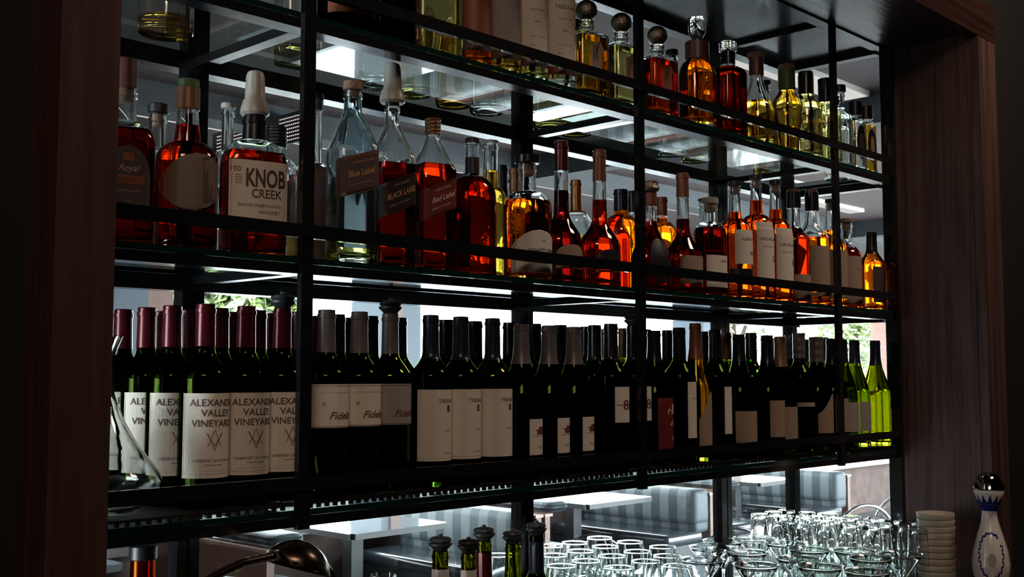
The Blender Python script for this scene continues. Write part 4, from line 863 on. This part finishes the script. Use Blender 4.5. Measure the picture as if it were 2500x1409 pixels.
# amber bottle under the near end of the wine shelf
bot(0, 350, 1335, .10, 'amber glass bottle with wide dark cap under the near end of the wine shelf', P(.036, 1, 2, .20, .245, .0195, .340, 's', waist=.0185), 'amber_glass', None, .5, [c_cap('cap_black', .945, 0)], shelf=COUNTER, name='amber_bottle', group=None)
# bar lamp
t = thing('bar_lamp', 'small gooseneck bar lamp with dark bronze shell hood under the wine shelf', 'lamp', (0, 0, 0))
q0 = at(733, 1392, -.10)
bm = bmesh.new()
def hood_ring(k):
    a = k/14; w_ = .055*math.sin(PI*min(1, a*1.12+.06))**.6+.006; h_ = .040*math.sin(PI*min(1, a*.93+.07))**.8+.006; return w_, h_
Lh = .140; prev = None; rings = []
for k in range(15):
    w_, h_ = hood_ring(k); x = -.06+Lh*k/14; base_z = .018-.040*(k/14)
    rings.append([bm.verts.new((x+.006*math.sin(PI*j/12)*0, w_*math.cos(PI*j/12), base_z+h_*math.sin(PI*j/12))) for j in range(13)])
for a, b in zip(rings, rings[1:]):
    for j in range(12): bm.faces.new((a[j], a[j+1], b[j+1], b[j]))
bmesh.ops.solidify(bm, geom=list(bm.faces), thickness=.0025)
hood = fin(bm, 'hood', 'brass_dark', t, True); hood.location = q0; hood.scale = (.80, .8, .95)
bm = bmesh.new(); pts = [Vector((q0.x-.046, q0.y, q0.z+.026)), Vector((q0.x-.10, q0.y, q0.z+.022)), Vector((q0.x-.15, q0.y, q0.z+.008)), Vector((q0.x-.19, q0.y, q0.z-.020)), Vector((q0.x-.215, q0.y, q0.z-.07)), Vector((q0.x-.22, q0.y, q0.z-.16)), Vector((q0.x-.22, q0.y, COUNTER+.018))]
fine = []
for a, b in zip(pts, pts[1:]): fine += [a.lerp(b, k/8) for k in range(8)]
tube(bm, fine+[pts[-1]], [.0062+.0006*(i % 2) for i in range(len(fine)+1)], 12); fin(bm, 'gooseneck', 'brass_dark', t, True)
lathe('lamp_base', [(.055, COUNTER), (.056, COUNTER+.006), (.045, COUNTER+.014), (.012, COUNTER+.020)], 'brass_dark', t, 32, (q0.x-.22, q0.y, 0))
# translucent card
q = at(520, 1378, -.02)
boxo('menu_card', 'card', (-.0008, .0008, -.03, .03, 0, .30)).location = (q.x, q.y, COUNTER)
c = bpy.data.objects['menu_card']; c.rotation_euler = (0, math.radians(9), math.radians(20)); tag(c, 'thin translucent card standing up beside the bar lamp', 'card')
boxo('small_tin', 'chrome', (-.018, .018, -.018, .018, 0, .18)); c = bpy.data.objects['small_tin']
q = at(935, 1402, -.06)
bpy.data.objects.remove(c)
t = thing('shot_glass', 'short straight glass showing only its rim below the shining table', 'glass', (q.x, q.y, COUNTER))
hh = q.z-COUNTER; shell('glass_body', [(0, .019, .019, 2), (.05, .020, .020, 2), (hh*.9, .0215, .0215, 2), (hh, .022, .022, 2)], .002, .012, 'clear', t, 28)
# stack of stoneware dishes
sx, sy = 3.085, -.165
n = 13; zz = COUNTER
for i in range(n):
    h = .0173
    o = lathe('stoneware_dish', [(.0455, 0), (.0480, .0015), (.0492, h*.4), (.0498, h-.0022), (.0492, h-.0004), (.047, h-.0004), (.045, h*.5), (.04, .004)], 'stoneware', None, 36, (sx+random.uniform(-.0015, .0015), sy+random.uniform(-.0015, .0015), zz))
    zz += h
    tag(o, 'round stoneware dish, %s' % ('topmost of the stack by the wood jamb' if i == n-1 else 'lowest of the stack by the wood jamb' if i == 0 else ['second', 'third', 'fourth', 'fifth', 'sixth', 'seventh', 'eighth', 'ninth', 'tenth', 'eleventh', 'twelfth'][i-1]+' up in the stack by the jamb'), 'dish', 'stacked stoneware dishes')
# hand painted ceramic bottle
t = thing('ceramic_bottle', 'white hand-painted ceramic bottle with blue leaves and silver dome stopper', 'bottle', (3.105, -.305, COUNTER))
cp = [(0, .040), (.004, .041), (.016, .037), (.040, .036), (.050, .0375), (.075, .0465), (.100, .0485), (.135, .0440), (.175, .0330), (.205, .0240), (.225, .0195), (.238, .0190), (.250, .0215), (.270, .0330), (.290, .0390), (.296, .0385)]
cprof = [(z, r, r, 2) for z, r in cp]; bm = bmesh.new(); loft(bm, [(r, r, 2, z) for z, r in cp], 48); fin(bm, 'body', 'ceramic', t, True)
lathe('dome_stopper', [(.040, .296), (.0415, .299), (.0405, .303), (.038, .312), (.031, .326), (.020, .337), (.008, .341)], 'silver', t, 40)
bm = bmesh.new()
def leafp(u, z, ang, s):
    vs = []
    for k in range(8):
        a = 2*PI*k/8; x, y = s*math.cos(a), s*.42*math.sin(a); vs.append(bm.verts.new(surf(cprof, u+x*math.cos(ang)-y*math.sin(ang), z+x*math.sin(ang)+y*math.cos(ang), .0006)))
    bm.faces.new(vs)
for k in range(34):
    a = -PI/2 + 2*PI*k/34
    if 0.35 < (a+PI/2)/(2*PI) < .40: continue
    cu, cz = .018*math.cos(a)-.0, .125+.058*math.sin(a); leafp(cu*1.75-.002, cz, a+PI/2+.6*(1 if k % 2 else -1), .0060)
fin(bm, 'leaf_wreath', 'cobalt', t)['kind'] = 'stuff'; bm = bmesh.new()
for k in range(10):
    a = 2*PI*k/10; leafp(.03*math.cos(a*.5)*0+.0415*(a-PI)/1.0*.6, .018, .5*(1 if k % 2 else -1), .006)
fin(bm, 'foot_leaves', 'cobalt', t)['kind'] = 'stuff'; bm = bmesh.new()
for k in range(7):
    u0 = -.060+.020*k
    for q in range(9):
        za, zb = .2555+.0032*q, .2555+.0032*(q+1); wa, wb = .0085*(1-q/9), .0085*(1-(q+1)/9)+.0001
        ca, cb = u0*(.55+.045*q), u0*(.55+.045*(q+1))
        bm.faces.new([bm.verts.new(surf(cprof, ca-wa, za, .0011)), bm.verts.new(surf(cprof, ca+wa, za, .0011)), bm.verts.new(surf(cprof, cb+wb, zb, .0011)), bm.verts.new(surf(cprof, cb-wb, zb, .0011))])
for z in [.240+.0022*j for j in range(8)]:
    for k in range(14):
        u = -.03+.0043*k; vs = [bm.verts.new(surf(cprof, u, z, .0007)), bm.verts.new(surf(cprof, u+.0043, z, .0007)), bm.verts.new(surf(cprof, u+.0043, z+.0022, .0007)), bm.verts.new(surf(cprof, u, z+.0022, .0007))]; bm.faces.new(vs)
fin(bm, 'painted_collar', 'cobalt', t)
label(cprof, t, .098, .132, .020, 'frosted', 'oval', uc=.0, name='silver_medallion')
t.rotation_euler = (0, 0, math.radians(-64))

# ------------------------------------------------------------------ nudge neighbours on a shelf until nothing touches
def settle():
    bpy.context.view_layer.update()
    sets = {}
    for o in COL.objects:
        if o.parent is not None or o.get('category') not in ('bottle', 'glass', 'decanter'): continue
        r = 0.0; c0 = o.location
        for c in o.children:
            if c.type != 'MESH' or not c.name.startswith(('glass_body', 'bowl', 'body')): continue
            for v in c.data.vertices:
                q = c.matrix_world @ v.co; r = max(r, math.hypot(q.x-c0.x, q.y-c0.y))
        fixed = o.name.startswith(('ceramic', 'wine_decanter', 'shot', 'amber')) or any(k in o['label'] for k in ('bright yellow-green wine', 'bright orange square', 'nearly empty pale blue', 'large rectangular bourbon'))
        sets.setdefault(round(o.location.z*8), []).append([o, r+.0004, fixed])
    for key, its in sets.items():
        on_counter = key == round(COUNTER*8)
        for step in range(160):
            moved = False
            for i in range(len(its)):
                a, ra, fa = its[i]
                for j in range(i+1, len(its)):
                    b, rb, fb = its[j]
                    dx, dy = b.location.x-a.location.x, b.location.y-a.location.y; d = math.hypot(dx, dy); pen = ra+rb-d
                    if pen <= 0: continue
                    moved = True; k = min(pen, .006)*.55
                    for o, f, s, R_ in ((a, fa, -1, ra), (b, fb, 1, rb)):
                        if f: continue
                        vx, vy = o.location.x-CAM.x, o.location.y-CAM.y; L_ = math.hypot(vx, vy); vx /= L_; vy /= L_
                        ux, uy = s*dx/max(d, 1e-5), s*dy/max(d, 1e-5); al = ux*vx+uy*vy
                        mx, my = vx*al, vy*al; lx, ly = ux-mx, uy-my; lat = .35 if step > 40 else .08
                        if abs(al) < .25: mx += vx*.3*(1 if (al >= 0) == (s > 0) else -1)*0
                        o.location.x += k*(mx*1.5+lx*lat); o.location.y += k*(my*1.5+ly*lat)
            for o, r, f in its:
                if f: continue
                lo = r+.0015 if not on_counter else -.43+r
                hi = .3495-r; x, y = o.location.x, o.location.y
                ny = min(max(y, lo), hi); o.location.x = CAM.x+(x-CAM.x)*(ny-CAM.y)/(y-CAM.y); o.location.y = ny
                if not on_counter or y > -.06: o.location.x = min(o.location.x, 3.203-r)
            if not moved: break
settle()
